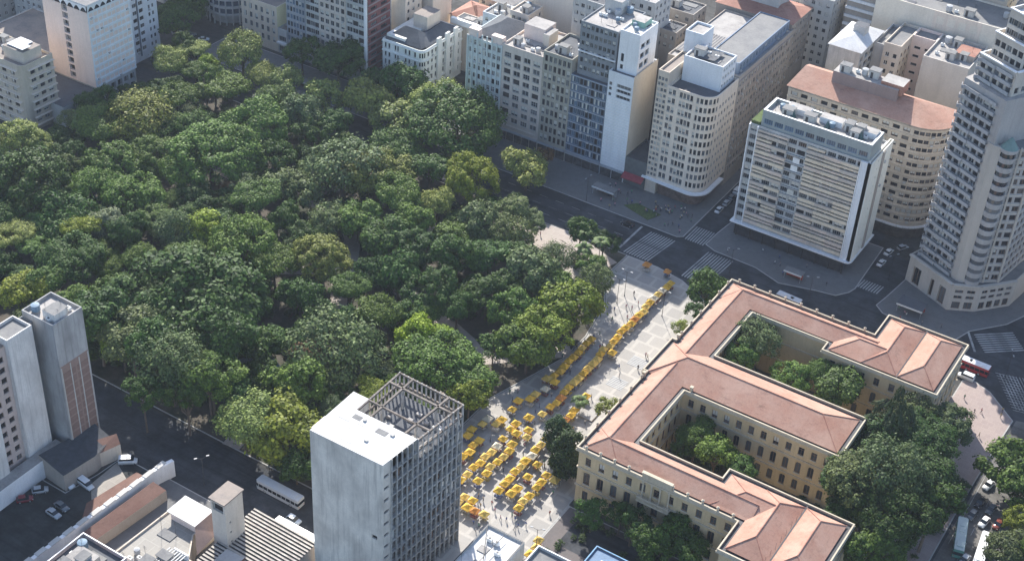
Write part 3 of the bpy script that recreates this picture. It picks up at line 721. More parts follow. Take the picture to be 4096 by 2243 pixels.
b = MB(); cp = [(-55.4, 135.2)] + arc(-39.3, 140.5, 6.2, -85, 0, 7) + [(-33.1, 150), (-34.7, 150)] + list(reversed(arc(-39.3, 140.5, 4.6, -90, 0, 5))) + [(-55.4, 136.5)]
b.prism(cp, 5.1, 5.6, 0); part(b, 'canopy', [W_WHITE], r)
shell(r, rect(-54.2, 136.1, -50.45, 152), 0, 43.2, W_SAND, RB, {0: dict(c=[(.25, 1.1), (1.35, 2.2), (2.5, 3.4)], r=rows(6, 1.9, 19, .4, 1.1), k=('grid', 'shut', 'grid'), f=FGREY)}, ph=.7, seed=20, wname='stair_tower')
P3 = rect(-49.6, 143.6, -36.4, 153.6)
shell(r, P3, 38.6, 46.6, W_ICE, RG, {1: specgrid(10, 5, 1.2, 38.8, 2.7, 3, .8, 1.2, .4)}, ph=.6, seed=21)
b = MB(); b.poly([(-46, 145, 46.9), (-40, 145, 47.6), (-40, 152, 47.6), (-46, 152, 46.9)], 0); part(b, 'roof_sheet', [RD], r)
clutter(r, -49, 144.5, -37, 153, 46.6, 8, 5)
shell(r, rect(-54, 152.1, -48, 160), 0, 50.5, W_ICE, RP, {}, ph=.7, seed=22)
# R7 long brown block along the side street
r = bld('office_building', 'long brown stone block with blue top storey along the narrow side street', -45, 172)
P = rect(-60, 154.2, -34.8, 196)
shell(r, P, 0, 39.6, W_BROWN, RP, {1: specgrid(41.8, 18, 1.25, 4, 3.1, 11, .8, 1.7, .6, k=('two', 'two', 'shut', 'open', 'blind'), f=FGREY)}, ph=.5, seed=23)
bands(r, P, [7, 16.4, 25.7, 38], [1], .35, .35, W_BROWN, 'cornice')
shell(r, rect(-47, 156, -36.2, 195), 39.6, 43.2, wall('blue_top_storey', (.15, .19, .25), .3, .3), RG, {1: specgrid(39, 16, 1.5, 40, 3, 1, .6, 1.8, .5, f=F_BLUE)}, ph=.3, seed=24)
b = MB()
for k in range(13): b.poly([(-59.6 + k * .95, 158, 40.1), (-59.15 + k * .95, 158, 40.45), (-59.15 + k * .95, 176, 40.45), (-59.6 + k * .95, 176, 40.1)], 0); b.poly([(-59.15 + k * .95, 158, 40.45), (-58.65 + k * .95, 158, 40.1), (-58.65 + k * .95, 176, 40.1), (-59.15 + k * .95, 176, 40.45)], 0)
part(b, 'corrugated_roof', [RP], r)
# ------------------------------------------------------------------ B1 white louvred slab
r = bld('office_building', 'white slab office block wrapped in cream horizontal louvres on the avenue', -1, 138)
BX0, BX1, BY = -20.3, 18.4, 130.0
LOU = wall('cream_louvre', (.53, .45, .345), .35, .4); LOU2 = wall('pinkish_louvre', (.49, .405, .335), .35, .45); LOU3 = wall('grey_louvre', (.41, .36, .31), .45, .5); B1G = plain('dark_glass', (.07, .07, .075), .3, .3)  # last material is plain dark grey glass, unassigned
P = rect(BX0, BY + .9, BX1 - 1.2, 146)
shell(r, P, 5.4, 38.6, W_GREY, RP, {0: dict(c=cols(37.5, 12, 2.7, .3), r=rows(6.2, 2.74, 12, .7, 1.6), k=('ribbon', 'ribbon', 'blind', 'open'), f=FGREY)}, ph=.8, seed=31)
lob = MB(); lob.box(BX0 + .6, BY + 1.0, 0, BX1 - 2.5, 145.5, 5.4, 0); part(lob, 'lobby', [plain('dark_lobby', (.05, .05, .055), .4, .2)], r)
for k in range(9): b = MB(); b.cyl(BX0 + 1.5 + k * 4.4, BY + .7, 0, 5.0, .22, n=10); part(b, 'column', [DARKMETAL], r)  # columns coloured dark in place of the shade beneath the canopy
b = MB(); b.prism([(BX0 - .6, BY - .8), (BX1 - 1.5, BY - .8)] + arc(BX1 - 1.5, BY + 1.2, 2.0, -80, 0, 5) + [(BX1 + .5, 149), (BX0 - .6, 149)], 5.0, 5.45, 0); part(b, 'canopy', [W_WHITE], r)
rr = random.Random(33); lv = {}
def louvre(x0, x1, z, h, out, m=LOU):
    o = rbox(r, 'louvre', x0, BY + .9 - out, z, x1, BY + .88, z + h, m)
cx0, cx1 = -7.4, -1.2
for f in range(12):
    z = 6.2 + f * 2.74
    for j, (dz, h) in enumerate(((-.02, 1.0), (1.5, .62))):
        for (x0, x1, n) in ((-17.2, cx0, 2), (cx1, 15.0, 3)):
            st = (x1 - x0) / n
            for q in range(n):
                if j and rr.random() < .3: continue
                louvre(x0 + q * st, x0 + (q + 1) * st - .03, z + dz + rr.uniform(-.05, .05), h, (.75 if j == 0 else .6) + rr.uniform(-.05, .08), rr.choice([LOU, LOU, LOU2, LOU3]))
    if f in (0, 1): louvre(cx0 + .05, cx1 - .05, z - .02, .72, .75)
    elif f < 11:
        louvre(cx0 + .05, cx1 - .05, z - .02, .3, .45, FGREY)
        if rr.random() < .5: x = rr.uniform(cx0 + .2, cx1 - 2.4); rbox(r, 'panel', x, BY + .7, z + .4, x + 2.1, BY + .87, z + 2.2, rr.choice([W_WHITE, W_GREY, BLIND]))
for x in (-20.1, -17.4, 15.1): rbox(r, 'pilaster', x, BY + .02, 5.46, x + .3, BY + .88, 39.4, W_WHITE)
rbox(r, 'end_panel', 15.45, BY + .2, 5.46, 18.3, BY + .87, 39.4, W_ICE)
P = rect(BX1 - 1.19, BY + .2, BX1, 148)
shell(r, P, 5.46, 38.9, wall('cream_side', (.60, .57, .50), .2, .25), RP, {1: dict(c=[(6.0, 6.6), (12.6, 13.2)], r=rows(6, 2.74, 12, 1.1, .7), k=('open',), f=FGREY)}, ph=.5, seed=34)
rbox(r, 'service_shaft', BX1 + .01, 139.2, 5.46, BX1 + .3, 141.0, 39.2, W_BROWN)
PP = rect(-17, 131.6, 17, 141)
shell(r, PP, 39.2, 43.4, wall('green_glass_band', (.24, .265, .26), .3, .3), RP, {0: dict(c=cols(34, 10, 2.9, .5), r=[(40.2, 41.9)], k=('ribbon',), f=F_BLUE)}, ph=1.2, seed=35, capm=W_WHITE, pt=.7)
for x in (-9.5, 1.2, 11.5):
    b = MB(); b.poly([(x, 133.6, 43.5), (x + 1.6, 133.6, 43.5), (x + .8, 134.4, 46.3)], 0); b.poly([(x + 1.6, 133.6, 43.5), (x + 1.6, 135.2, 43.5), (x + .8, 134.4, 46.3)], 0); b.poly([(x, 135.2, 43.5), (x, 133.6, 43.5), (x + .8, 134.4, 46.3)], 0); b.poly([(x + 1.6, 135.2, 43.5), (x, 135.2, 43.5), (x + .8, 134.4, 46.3)], 0); part(b, 'roof_cone', [plain('dark_green_cone', (.05, .10, .10), .7)], r)
clutter(r, -16, 132.8, 16, 140, 43.4, 9, 12)
for k in range(3): rbox(r, 'roof_block', -12 + k * 10.5, 137, 43.4, -5 + k * 10.5, 140.4, 45.2, W_WHITE, RP)
rbox(r, 'terrace_planter', BX0 + .3, BY + 1.3, 39.2, -17.3, BY + 9, 40.3, GRASS)
# ------------------------------------------------------------------ B2 curved block with red roof behind
r = bld('apartment_building', 'cream apartment block with curved banded corner and red tiled roof behind white slab', 4, 168)
AC = arc(20.4, 169.4, 10.2, -88, 0, 9)
P = [(-20.2, 159.2)] + AC + [(30.6, 176), (-20.2, 176)]
W_BAND = wall('band_cream', (.42, .365, .295), .5, .55)
sp = {0: dict(c=cols(41, 12, 2.2, .5), r=rows(6, 2.75, 12, .8, 1.3), k=('ribbon', 'blind', 'shut', 'open'), f=FBROWN, w=None)}
for e in range(1, 10): sp[e] = dict(c=cols(1.75, 1, 1.5), r=rows(6, 2.75, 12, .8, 1.3), k=('two', 'blind', 'shut', 'open'), f=FBROWN)
shell(r, P, 5, 39.4, W_BAND, RB, sp, ph=.3, seed=41)
bands(r, P, [6 + 2.75 * k for k in range(13)], range(0, 11), .32, .3, W_BAND, 'floor_band')
b = MB(); b.prism(inset(P, .8), 0, 5, 0); part(b, 'shopfront', [plain('dark_shopfront2', (.09, .08, .075), .5, .3)], r)
bands(r, P, [4.6], range(0, 11), .9, .4, W_WHITE, 'canopy')
b = MB()
top = [(-19, 168, 43.6), (14, 168, 43.6), (19, 169, 43.4)]
lo = [(p[0], p[1], 39.9) for p in inset(P, -.6)]
n = len(lo); b.poly([lo[0], lo[1], (15, 168, 43.6), (-19, 168, 43.6)], 0)
for i in range(1, n - 2): b.poly([lo[i], lo[i + 1], (17, 168.6, 43.6)], 0)
b.poly([lo[1], (17, 168.6, 43.6), (15, 168, 43.6)], 0)
b.poly([lo[n - 2], lo[n - 1], (-19, 168, 43.6), (17, 168.6, 43.6)], 0); b.poly([lo[n - 1], lo[0], (-19, 168, 43.6)], 0)
part(b, 'tiled_roof', [TERRA], r)
rbox(r, 'roof_house', -9, 165, 40.5, 12, 171, 46.2, wall('dark_brown_render', (.20, .15, .14)), RP); rbox(r, 'roof_house', 6, 166, 44, 13, 172, 47.3, TERRA_OLD, RP)
clutter(r, -8.5, 165.2, 5.5, 171, 46.2, 10, 7)

# ------------------------------------------------------------------ B3 stepped tower at the right edge
r = bld('apartment_tower', 'tall stepped apartment tower with saw-tooth balconies and round bays above chamfered stone base', 50, 143)
W_T = wall('tower_mauve_stone', (.30, .285, .275), .4, .5); W_TS = wall('tower_pale_stone', (.40, .365, .32), .4, .5)
POD = [(33.4, 139.8), (48.9, 132.2), (55.9, 136.2), (63.6, 145.4), (66, 160), (40, 160)]
L0 = hypot(15.5, 7.6)
shell(r, POD, 0, 9.0, W_TS, RG, {0: dict(c=[(2.2, 5.2), (9.2, 10.6), (12.8, 15.4)], r=[(.4, 6.4)], k=('arch',), f=FBROWN, w=W_TS, d=.7), 1: dict(c=cols(8.0, 2, 2.4, .5), r=[(.8, 3.2), (4.4, 5.4), (6.4, 7.4)], k=('ribbon', 'two'), f=FBROWN), 2: dict(c=cols(12, 4, 1.9, .6), r=[(.8, 3.2), (4.4, 5.4), (6.4, 7.4)], k=('ribbon', 'two'), f=FBROWN)}, ph=.5, seed=51)
bands(r, POD, [9.1], [0, 1, 2], .8, .45, W_TS, 'cornice')
U = Vector((.8979, -.4403)); N3 = Vector((U.y, -U.x))           # left face direction and outward normal
A0 = Vector((35.2, 142.0)); FL = 15.2
def LP(u, o=0.0): p = A0 + U * u + N3 * o; return (p.x, p.y)
rr = random.Random(52)
def tooth_floor(z, u0, u1, o):
    """one storey of the saw-tooth front: slab, parapet and windows"""
    b = MB(); pts = [LP(u0 - .6, o + .1), LP(u0 + .5, o + 1.6), LP(u0 + .9, o + .75), LP((u0 + u1) / 2, o + 1.05), LP((u0 + u1) / 2 + .05, o + .75), LP(u1, o + 1.05)]
    poly = pts + [LP(u1, o - 1), LP(u0, o - 1)]
    b.prism(poly, z - .18, z, 0)
    for k in range(len(pts) - 1): b.bar(pts[k], pts[k + 1], .14, z, z + .95, 1)
    part(b, 'balcony', [W_T, wall('balcony_grey', (.30, .30, .305), .4, .5)], r)
SH = [LP(0), LP(FL), (52.6, 136.2), (59.4, 141.4), (62, 158), (41, 158)]
mb = MB()
facade(r, mb, LP(0), LP(FL - 2.2), 9.0, 68, cols(FL - 2.2, 5, 1.9, .3), rows(9.6, 2.95, 19, .5, 2.0), .3, 0, ('two', 'open', 'blind', 'half', 'open'), FGREY, rr)
p0, p1 = LP(FL - 2.2), LP(FL); mb.poly([(*p0, 9), (*p1, 9), (*p1, 68), (*p0, 68)], 0)
mb.poly([(*LP(FL), 9), (52.6, 136.2, 9), (52.6, 136.2, 54), (*LP(FL), 54)], 0)
facade(r, mb, (52.6, 136.2), (59.4, 141.4), 9, 54, cols(8.56, 3, 1.9, .3), rows(9.6, 2.95, 15, .6, 1.7), .35, 0, ('two', 'open', 'grid', 'blind'), FBROWN, rr)
facade(r, mb, (59.4, 141.4), (62, 158), 9, 54, cols(16.8, 6, 1.8, .3), rows(9.6, 2.95, 15, .6, 1.7), .35, 0, ('two', 'open', 'grid', 'blind'), FBROWN, rr)
mb.poly([(62, 158, 9), (41, 158, 9), (41, 158, 68), (62, 158, 68)], 0); mb.poly([(41, 158, 9), (*LP(0), 9), (*LP(0), 68), (41, 158, 68)], 0)
part(mb, 'wall', [W_T], r)
for k in range(20): tooth_floor(9.4 + k * 2.95, .2, FL - 2.3, 0)
b = MB(); pa, pb = LP(FL - 2.0, .35), LP(FL + .1, .35); b.prism([pa, pb, (51.0, 135.0), LP(FL - 1.8, -2)], 9.05, 54.5, 0); part(b, 'pier', [wall('pier_stone', (.36, .325, .285), .3, .3)], r)
# round bays on the chamfered corner
bc = (52.7, 136.5)
for k in range(15):
    z = 9.5 + k * 2.95; b = MB(); b.cyl(bc[0], bc[1], z, z + 1.15, 2.3, n=18, m=0); b.cyl(bc[0], bc[1], z + 1.15, z + 2.5, 2.05, n=18, m=1); b.cyl(bc[0], bc[1], z + 2.5, z + 2.95, 2.2, n=18, m=0); part(b, 'round_bay', [W_T, G_DARK], r)
b = MB(); b.cyl(bc[0], bc[1], 53.8, 54.6, 2.6, n=18, m=0); b.cyl(bc[0], bc[1], 54.6, 57.6, 2.4, .3, 18, 1); part(b, 'bay_roof', [W_T, plain('green_copper', (.16, .24, .22), .7)], r)
for x, y in ((55.7, 138.2), (59.3, 141.0)): rbox(r, 'rib', x - .25, y - .25, 9.5, x + .25, y + .25, 54.6, W_TS)
bands(r, [(52.6, 136.2), (59.4, 141.4), (62, 158)], [9.5 + k * 2.95 for k in range(16)], [0, 1], .2, .3, W_TS, 'floor_band')
b = MB(); b.poly([(*LP(FL), 54.01), (52.6, 136.2, 54.01), (59.4, 141.4, 54.01), (62, 158, 54.01), (52, 158, 54.01)], 0); part(b, 'terrace', [RG], r)
b = MB(); b.poly([(*LP(0), 68.01), (*LP(FL), 68.01), (55, 146, 68.01), (56, 158, 68.01), (41, 158, 68.01)], 0); part(b, 'terrace', [RP], r)
b = MB(); b.poly([(*LP(FL), 54), (55, 146, 54), (55, 146, 68), (*LP(FL), 68)], 0); b.poly([(55, 146, 54), (56, 158, 54), (56, 158, 68), (55, 146, 68)], 0); part(b, 'upper_wall', [W_T], r)
def stepblock(o, u0, u1, z0, z1, seed, dep=9):
    P = [LP(u0, -o), LP(u1, -o), LP(u1, -o - dep), LP(u0, -o - dep)]
    shell(r, P, z0, z1, W_TS, RW, {0: dict(c=cols(u1 - u0, 5, 1.7, .3), r=[(z0 + .7, z0 + 2.4)] + ([(z0 + 3.6, z0 + 5.4)] if z1 - z0 > 6 else []), k=('two', 'open', 'ribbon'), f=FGREY), 1: dict(c=cols(dep, 3, 1.6, .4), r=[(z0 + .7, z0 + 2.4)], k=('two', 'open'), f=FGREY)}, ph=1.1, seed=seed, capm=W_WHITE, wname='setback_storey')
    bands(r, P, [z1 + .9], [0, 1], .6, .3, W_WHITE, 'cornice')
stepblock(2.6, 1, 14, 68, 74.5, 53); stepblock(5.0, 2.2, 13, 74.5, 81, 54, 7.5); stepblock(6.8, 3.6, 12, 81, 88, 55, 5.5)
for k in range(3): tooth_floor(68.4 + k * 2.6, 1.2, 13.5, -2.7)

# ------------------------------------------------------------------ west side towers
r = bld('office_tower', 'pink and white tower slab with scalloped parapet at the far left of the park', -240, 77)
P = rect(-250.2, 68, -229.2, 86.8)
shell(r, P, 8, 35.6, W_PINK, RD, {0: dict(c=[(9.0, 11.6)], r=rows(8.4, 2.75, 10, .3, 2.1), k=('open', 'two'), f=FGREY, d=.8)}, ph=.0, seed=61)
mb = MB(); facade(r, mb, (-229.18, 68), (-229.18, 86.8), 8, 35.6, cols(18.8, 9, 1.6, .5), rows(8.2, 2.47, 11, .65, 1.35), .25, 0, ('two', 'blind', 'two', 'open'), FGREY, random.Random(62)); part(mb, 'window_wall', [W_ICE], r)
bands(r, P, [8.1 + k * 2.47 for k in range(12)], [1], .14, .5, W_ICE, 'spandrel')
def scallop(a, c, n):
    b = MB(); L = hypot(c[0] - a[0], c[1] - a[1]); dx, dy = (c[0] - a[0]) / L, (c[1] - a[1]) / L; nx, ny = dy * .25, -dx * .25; s = L / n
    for k in range(n):
        u0 = k * s; N = 8
        def Q(u, z): return (a[0] + dx * u + nx, a[1] + dy * u + ny, z)
        b.poly([Q(u0, 35.4), Q(u0 + .3, 35.4), Q(u0 + .3, 38), Q(u0, 38)], 0)
        for j in range(N):
            ua, ub = u0 + .3 + (s - .3) * j / N, u0 + .3 + (s - .3) * (j + 1) / N
            za = 36.0 + 1.3 * sin(pi * j / N); zb = 36.0 + 1.3 * sin(pi * (j + 1) / N)
            b.poly([Q(ua, za), Q(ub, zb), Q(ub, 38), Q(ua, 38)], 0)
    part(b, 'scalloped_parapet', [W_WHITE], r)
scallop((-250.2, 68), (-229.2, 68), 7); scallop((-229.2, 68), (-229.2, 86.8), 7)
b = MB(); b.prism(rect(-250, 68.2, -229.4, 86.6), 35.61, 37.6, 0, 1); part(b, 'attic', [INNER, RP], r)
rbox(r, 'roof_slab', -250.2, 67.9, 38, -229, 87, 38.3, W_WHITE, RG)
mb = MB(); facade(r, mb, (-229.5, 68.3), (-229.5, 86.5), 0, 8, cols(18.2, 6, 2.0, .3), [(.5, 3.4), (4.4, 6.8)], .8, 0, ('open', 'two'), FGREY, random.Random(63)); mb.poly([(-250, 68.3, 0), (-229.5, 68.3, 0), (-229.5, 68.3, 8), (-250, 68.3, 8)], 0); part(mb, 'base', [W_GREY], r)
rbox(r, 'podium', -250, 52.5, 0, -228.6, 67.8, 7.6, W_GREY, RD)
r = bld('apartment_building', 'white apartment slab with paired windows behind the pink and white tower', -252, 99)
P = rect(-262, 87.2, -242.8, 112.2)
shell(r, P, 0, 38, W_ICE, RG, {1: dict(c=cols(19, 6, 2.0, .3) + [(20.6, 21.6), (22.4, 23.4)], r=rows(3, 2.9, 11, .8, 1.5), k=('two', 'open', 'two'), f=FGREY), 0: specgrid(19, 6, 1.4, 3, 2.9, 11, .8, 1.4)}, ph=.6, seed=64)
for k in range(5): rbox(r, 'dark_mullion', -242.78, 87.4 + k * 3.7, 2, -242.5, 87.9 + k * 3.7, 38, W_BLUE)
r = bld('apartment_building', 'cream apartment block with rounded corner pillar and cluttered penthouse at the left edge', -246, 49)
P = [(-262, 43.2), (-237, 43.2)] + arc(-236.9, 45.3, 2.1, -90, 0, 4)[1:] + [(-234.6, 56), (-262, 56)]
sp = {0: specgrid(25, 6, 2.0, 2, 2.9, 7, .7, 1.7, .6, k=('open', 'two', 'half', 'shut'), f=FBROWN), 5: specgrid(10.6, 3, 2.0, 2, 2.9, 7, .8, 1.5, .5, k=('two', 'open', 'blind'), f=FGREY)}
shell(r, P, 0, 23.4, wall('warm_cream', (.40, .345, .275), .45, .55), RB, sp, ph=.9, seed=65)
bands(r, P, [1.8 + 2.9 * k for k in range(8)], [0, 5], .9, .2, W_CREAM, 'balcony_slab')
rbox(r, 'penthouse', -246, 46, 23.4, -236.6, 53.5, 27.6, W_SAND, RB); rbox(r, 'roof_sheet', -245, 47, 27.8, -239.5, 53, 28.1, W_WHITE); rbox(r, 'roof_sheet', -240.5, 46.4, 28.3, -237, 50, 28.5, W_WHITE)
clutter(r, -258, 44, -247, 55, 23.4, 11, 5)
r = bld('warehouse', 'low grey flat roofed hall beside the pink and white tower', -266, 78)
shell(r, rect(-285, 60, -251, 92), 0, 12, W_GREY, RB, {}, ph=.4, seed=66)
for k, (x0, y0, x1, y1, h, lb) in enumerate(((-330, 88, -302, 112, 34, 'dull grey apartment block with small windows at the upper left corner'), (-300, 96, -276, 118, 36, 'shaded grey apartment block with dark balconies near the upper left corner'))):
    r = bld('apartment_building', lb, (x0 + x1) / 2, (y0 + y1) / 2)
    shell(r, rect(x0, y0, x1, y1), 0, h, W_GREY, RG, {0: specgrid(x1 - x0, 8, 1.4, 3, 3, 10, .8, 1.5, .5), 1: specgrid(y1 - y0, 7, 1.4, 3, 3, 10, .8, 1.5, .5)}, seed=67 + k)
# round building
r = bld('round_building', 'round concrete building with ringed terraces at the top of the picture', -243, 151)
b = MB(); b.cyl(-243, 151, 4, 30, 9.2, n=36, m=0, mt=1); part(b, 'drum', [G_BLUE, RG], r)
b = MB(); b.cyl(-243, 151, 0, 4, 7.5, n=30); part(b, 'base', [W_GREY], r)
for k in range(9):
    b = MB(); b.cyl(-243, 151, 3.8 + k * 3.1, 4.7 + k * 3.1, 9.9, n=36); part(b, 'floor_ring', [W_GREY], r)
for k in range(24):
    a = 2 * pi * k / 24; rbox(r, 'rib', -243 + 9.75 * cos(a) - .2, 151 + 9.75 * sin(a) - .2, 0, -243 + 9.75 * cos(a) + .2, 151 + 9.75 * sin(a) + .2, 30, W_GREY)
# T3 small yellow building and low block
r = bld('apartment_building', 'small pale building with teal windows and bright yellow side wall', -216, 145)
shell(r, rect(-226, 138, -209, 152), 0, 17, W_SAND, RB, {0: specgrid(17, 6, 1.3, 2.5, 3.5, 4, .8, 2.2, .5, f=FGREY)}, seed=71)
b = MB(); b.poly([(-208.98, 138, 0), (-208.98, 152, 0), (-208.98, 152, 17.9), (-208.98, 138, 17.9)], 0); part(b, 'side_wall', [wall('yellow_render', (.62, .53, .32), .15, .2)], r)
r = bld('shop_building', 'low shop with white beam front beside the yellow walled building', -206.5, 141)
shell(r, rect(-208.9, 138, -204.7, 147), 0, 9, W_GREY, RB, {0: dict(c=[(.4, 3.8)], r=[(.6, 3), (5, 7)], k=('ribbon',), f=FGREY)}, seed=72); bands(r, rect(-208.9, 138, -204.7, 147), [4], [0], .9, .7, W_WHITE, 'canopy')
# T4 long shaded block
r = bld('office_building', 'long shaded office block with four window bays and red brick end stripe', -186, 145)
SEC = [(-204.4, -195.7, 6, .95, wall('grey_blue_front', (.25, .265, .285))), (-195.6, -189.4, 3, 1.75, W_GREY), (-189.3, -177.3, 5, 1.4, W_BEIGE), (-177.2, -169.2, 3, 2.2, W_GREY)]
for k, (x0, x1, n, w, m) in enumerate(SEC):
    shell(r, rect(x0, 138.0 + .2 * (k % 2), x1, 154), 0, 44, m, RG, {0: specgrid(x1 - x0, n, w * 1.12, 3, 2.95, 13, .65, 1.9, .2, k=('two', 'open', 'two', 'blind'), f=F_BLUE if k == 0 else FGREY)}, seed=80 + k)
    bands(r, rect(x0, 138.0 + .2 * (k % 2), x1, 154), [3 + 2.95 * j for j in range(14)], [0], .15, .3, m, 'sill_band')
rbox(r, 'corner_strip', -169.1, 137.7, 0, -168.2, 139, 45, W_WHITE)
b = MB(); facade(r, b, (-168.2, 138.6), (-168.2, 152), 0, 44, cols(13.4, 2, 3.6, .8), rows(3, 2.95, 13, .9, 1.3), .4, 0, ('ribbon', 'open'), FGREY, random.Random(85)); b.poly([(-168.2, 152, 0), (-204, 154.1, 0), (-204, 154.1, 44), (-168.2, 152, 44)], 0); part(b, 'brick_end', [W_RED], r)
bands(r, rect(-176, 139, -168.2, 152), [3.2 + 2.95 * j for j in range(14)], [1], .25, .5, wall('grey_band', (.22, .18, .18)), 'brick_band')
# art deco white corner building
r = bld('corner_building', 'white corner building with slate mansard and tall narrow windows facing the park', -155, 152)
P = [(-164, 141.8), (-149, 141.8)] + arc(-148.7, 143.8, 2, -85, -5, 3) + [(-146.7, 166), (-164, 166)]
W_ART = wall('art_white', (.60, .59, .55), .3, .35)
sp = {0: dict(c=[(.9, 1.7), (2.5, 3.3), (5.2, 5.9), (6.3, 7.0), (9.6, 10.4), (11.2, 12.0), (13.6, 14.4)], r=rows(1.5, 3.2, 5, .8, 1.9), k=('two', 'open'), f=FGREY, s=SILL), 5: dict(c=cols(22, 9, .95, .5), r=rows(1.5, 3.2, 5, .8, 1.9), k=('two', 'open'), f=FGREY)}
for e in (1, 2, 3, 4): sp[e] = dict(c=[(.25, .85)], r=rows(1.5, 3.2, 5, .8, 1.9), k=('open',), f=FGREY)
shell(r, P, 0, 17.6, W_ART, RD, sp, ph=.6, seed=91)
bands(r, P, [4.5, 13.8, 17.3], [0, 1, 2, 3, 4, 5], .5, .4, W_ART, 'cornice')
rbox(r, 'attic_storey', -163.4, 143.5, 17.7, -155.5, 160, 19.6, W_ART)
b = MB(); hip(b, -163.8, 142.9, -148.2, 153.5, 18.2, .75, 'x'); part(b, 'roof', [SLATE], r)
b = MB(); hip(b, -156, 145, -147.4, 165.5, 18.25, .55, 'y'); part(b, 'roof', [SLATE], r)
for k in range(3): rbox(r, 'bay', -146.68, 150 + k * 5.2, 3, -145.9, 152.2 + k * 5.2, 20.2, W_ART)
rbox(r, 'rear_wing', -159.5, 154, 17.7, -153.5, 162, 24.5, W_CREAM, RB)

# dark shop floors along the north row
SHOP = plain('dark_shop_floor', (.07, .07, .075), .5, .5, .5)
for root in list(bpy.data.objects):
    lb = root.get('label', '') if root.type == 'EMPTY' else ''
    X = {'pale mint apartment block with tall piers and slate hipped roof above park': (-124.5, -111), 'beige apartment block with four columns of square dark windows': (-110.7, -95.4), 'narrow olive grey apartment block with close rows of slim windows': (-95.1, -84.6), 'tall blue glazed office block with setback upper storeys and pale cornice': (-84.3, -71.3), 'white horizontally lined office block with taller white tower and beige blank side': (-71, -62.3)}.get(lb)
    if X:
        n = max(2, int((X[1] - X[0]) / 3)); st = (X[1] - X[0]) / n
        for k in range(n): rbox(root, 'shopfront', X[0] + k * st + .15, 135.8, 0, X[0] + (k + 1) * st - .15, 135.98, 3.6, SHOP)
        rbox(root, 'shop_canopy', X[0], 134.9, 3.7, X[1], 135.98, 4.0, FGREY)
# window air conditioners on the shaded fronts
b = MB(); b.box(-.4, -.45, 0, .4, 0, .5); ACM = b.mesh('air_conditioner', [plain('ac_white', (.42, .42, .41), .6, .2)])
rr = random.Random(404)
for root in list(bpy.data.objects):
    if root.type != 'EMPTY' or root.get('category') != 'building' or 'round' in root.get('label', ''): continue
    ws = [c for c in root.children if c.name.startswith('window') and c.scale[0] < 2.4 and c.scale[2] < 2.2]
    if len(ws) < 20 or 'school' in root.name or 'round' in root.name: continue
    for c in rr.sample(ws, min(22, len(ws) // 9)):
        a = c.rotation_euler[2]; o = obj('air_conditioner', ACM, root); nx_, ny_ = sin(a), -cos(a)
        o.location = (c.location[0] + cos(a) * c.scale[0] * .5 + nx_ * .26, c.location[1] + sin(a) * c.scale[0] * .5 + ny_ * .26, c.location[2] - .55); o.rotation_euler = (0, 0, a)

# ------------------------------------------------------------------ background roofs north of the row
def simple(name, label, x0, y0, x1, y1, h, wm, rm, nf=0, n0=0, n1=0, seed=1, ph=.6, cl=5, kinds=K1, ww=1.3, wh=1.4, top=None, fh=3.0):
    r = bld(name, label, (x0 + x1) / 2, (y0 + y1) / 2); sp = {}
    z = h - nf * fh - .3
    if nf and n0: sp[0] = specgrid(x1 - x0, n0, ww, z, fh, nf, .8, wh, .4, k=kinds, f=FGREY)
    if nf and n1: sp[1] = specgrid(y1 - y0, n1, ww, z, fh, nf, .8, wh, .4, k=kinds, f=FGREY)
    shell(r, rect(x0, y0, x1, y1), 0, h, wm, rm, sp, ph=ph, seed=seed)
    if cl: clutter(r, x0 + .5, y0 + .5, x1 - .5, y1 - .5, h, seed + 100, cl)
    return r
def roofed(r, x0, y0, x1, y1, z, pitch, axis, m):
    b = MB(); hip(b, x0 - .4, y0 - .4, x1 + .4, y1 + .4, z, pitch, axis); part(b, 'tiled_roof', [m], r)
r = simple('apartment_building', 'plain cream block with blank walls behind the slate roofed corner building', -174, 156, -164.5, 166, 27, W_CREAM, RB, 3, 0, 3, 101)
r = simple('apartment_building', 'tall pale cream block at the top edge behind the red brick stripe', -176, 168, -161, 180, 33, W_CREAM, RG, 0, 0, 0, 102)
r = simple('hall_building', 'long low hall with bright white parapet roof behind the corner building', -152, 168, -130, 175, 19, W_CREAM, RD, 0, 0, 0, 103, ph=.2)
rbox(r, 'white_parapet', -152.3, 166.8, 18.2, -129.8, 168.2, 20.3, WHITE)
for k, (x0, y0, x1, y1, h, rm, ax, lb) in enumerate(((-160, 178, -148, 192, 15, TERRA_OLD, 'x', 'low house with weathered red hipped roof, westmost of the low roofs'), (-147, 178, -136, 190, 14, SLATE, 'y', 'low house with dark hipped roof between weathered red roofs'), (-135, 177, -124, 190, 16, TERRA_OLD, 'x', 'low house with faded red hipped roof behind the mint block'), (-158, 194, -144, 206, 17, RP, 'y', 'low pale roofed house at the top edge'), (-142, 193, -126, 208, 18, SLATE, 'x', 'low dark roofed hall at the top edge left of the beige tower'))):
    r = simple('house', lb, x0, y0, x1, y1, h, W_SAND, RB, 2, 4, 4, 110 + k, .1, 0); roofed(r, x0, y0, x1, y1, h + .12, .4, ax, rm)
simple('apartment_building', 'pale blue block with stepped terraces behind the mint block', -133, 158, -122.5, 168, 31, W_ICE, RG, 4, 4, 3, 121)
simple('apartment_building', 'slim cream tower with small windows behind the beige block', -121.5, 157, -114, 166, 35.5, W_CREAM, RP, 4, 3, 3, 122)
r = simple('apartment_building', 'tall plain beige block with one blank wall at the top edge', -124, 170, -104, 182, 47, wall('plain_beige', (.50, .46, .40), .15, .2), RG, 0, 0, 4, 123, kinds=('open',)); 
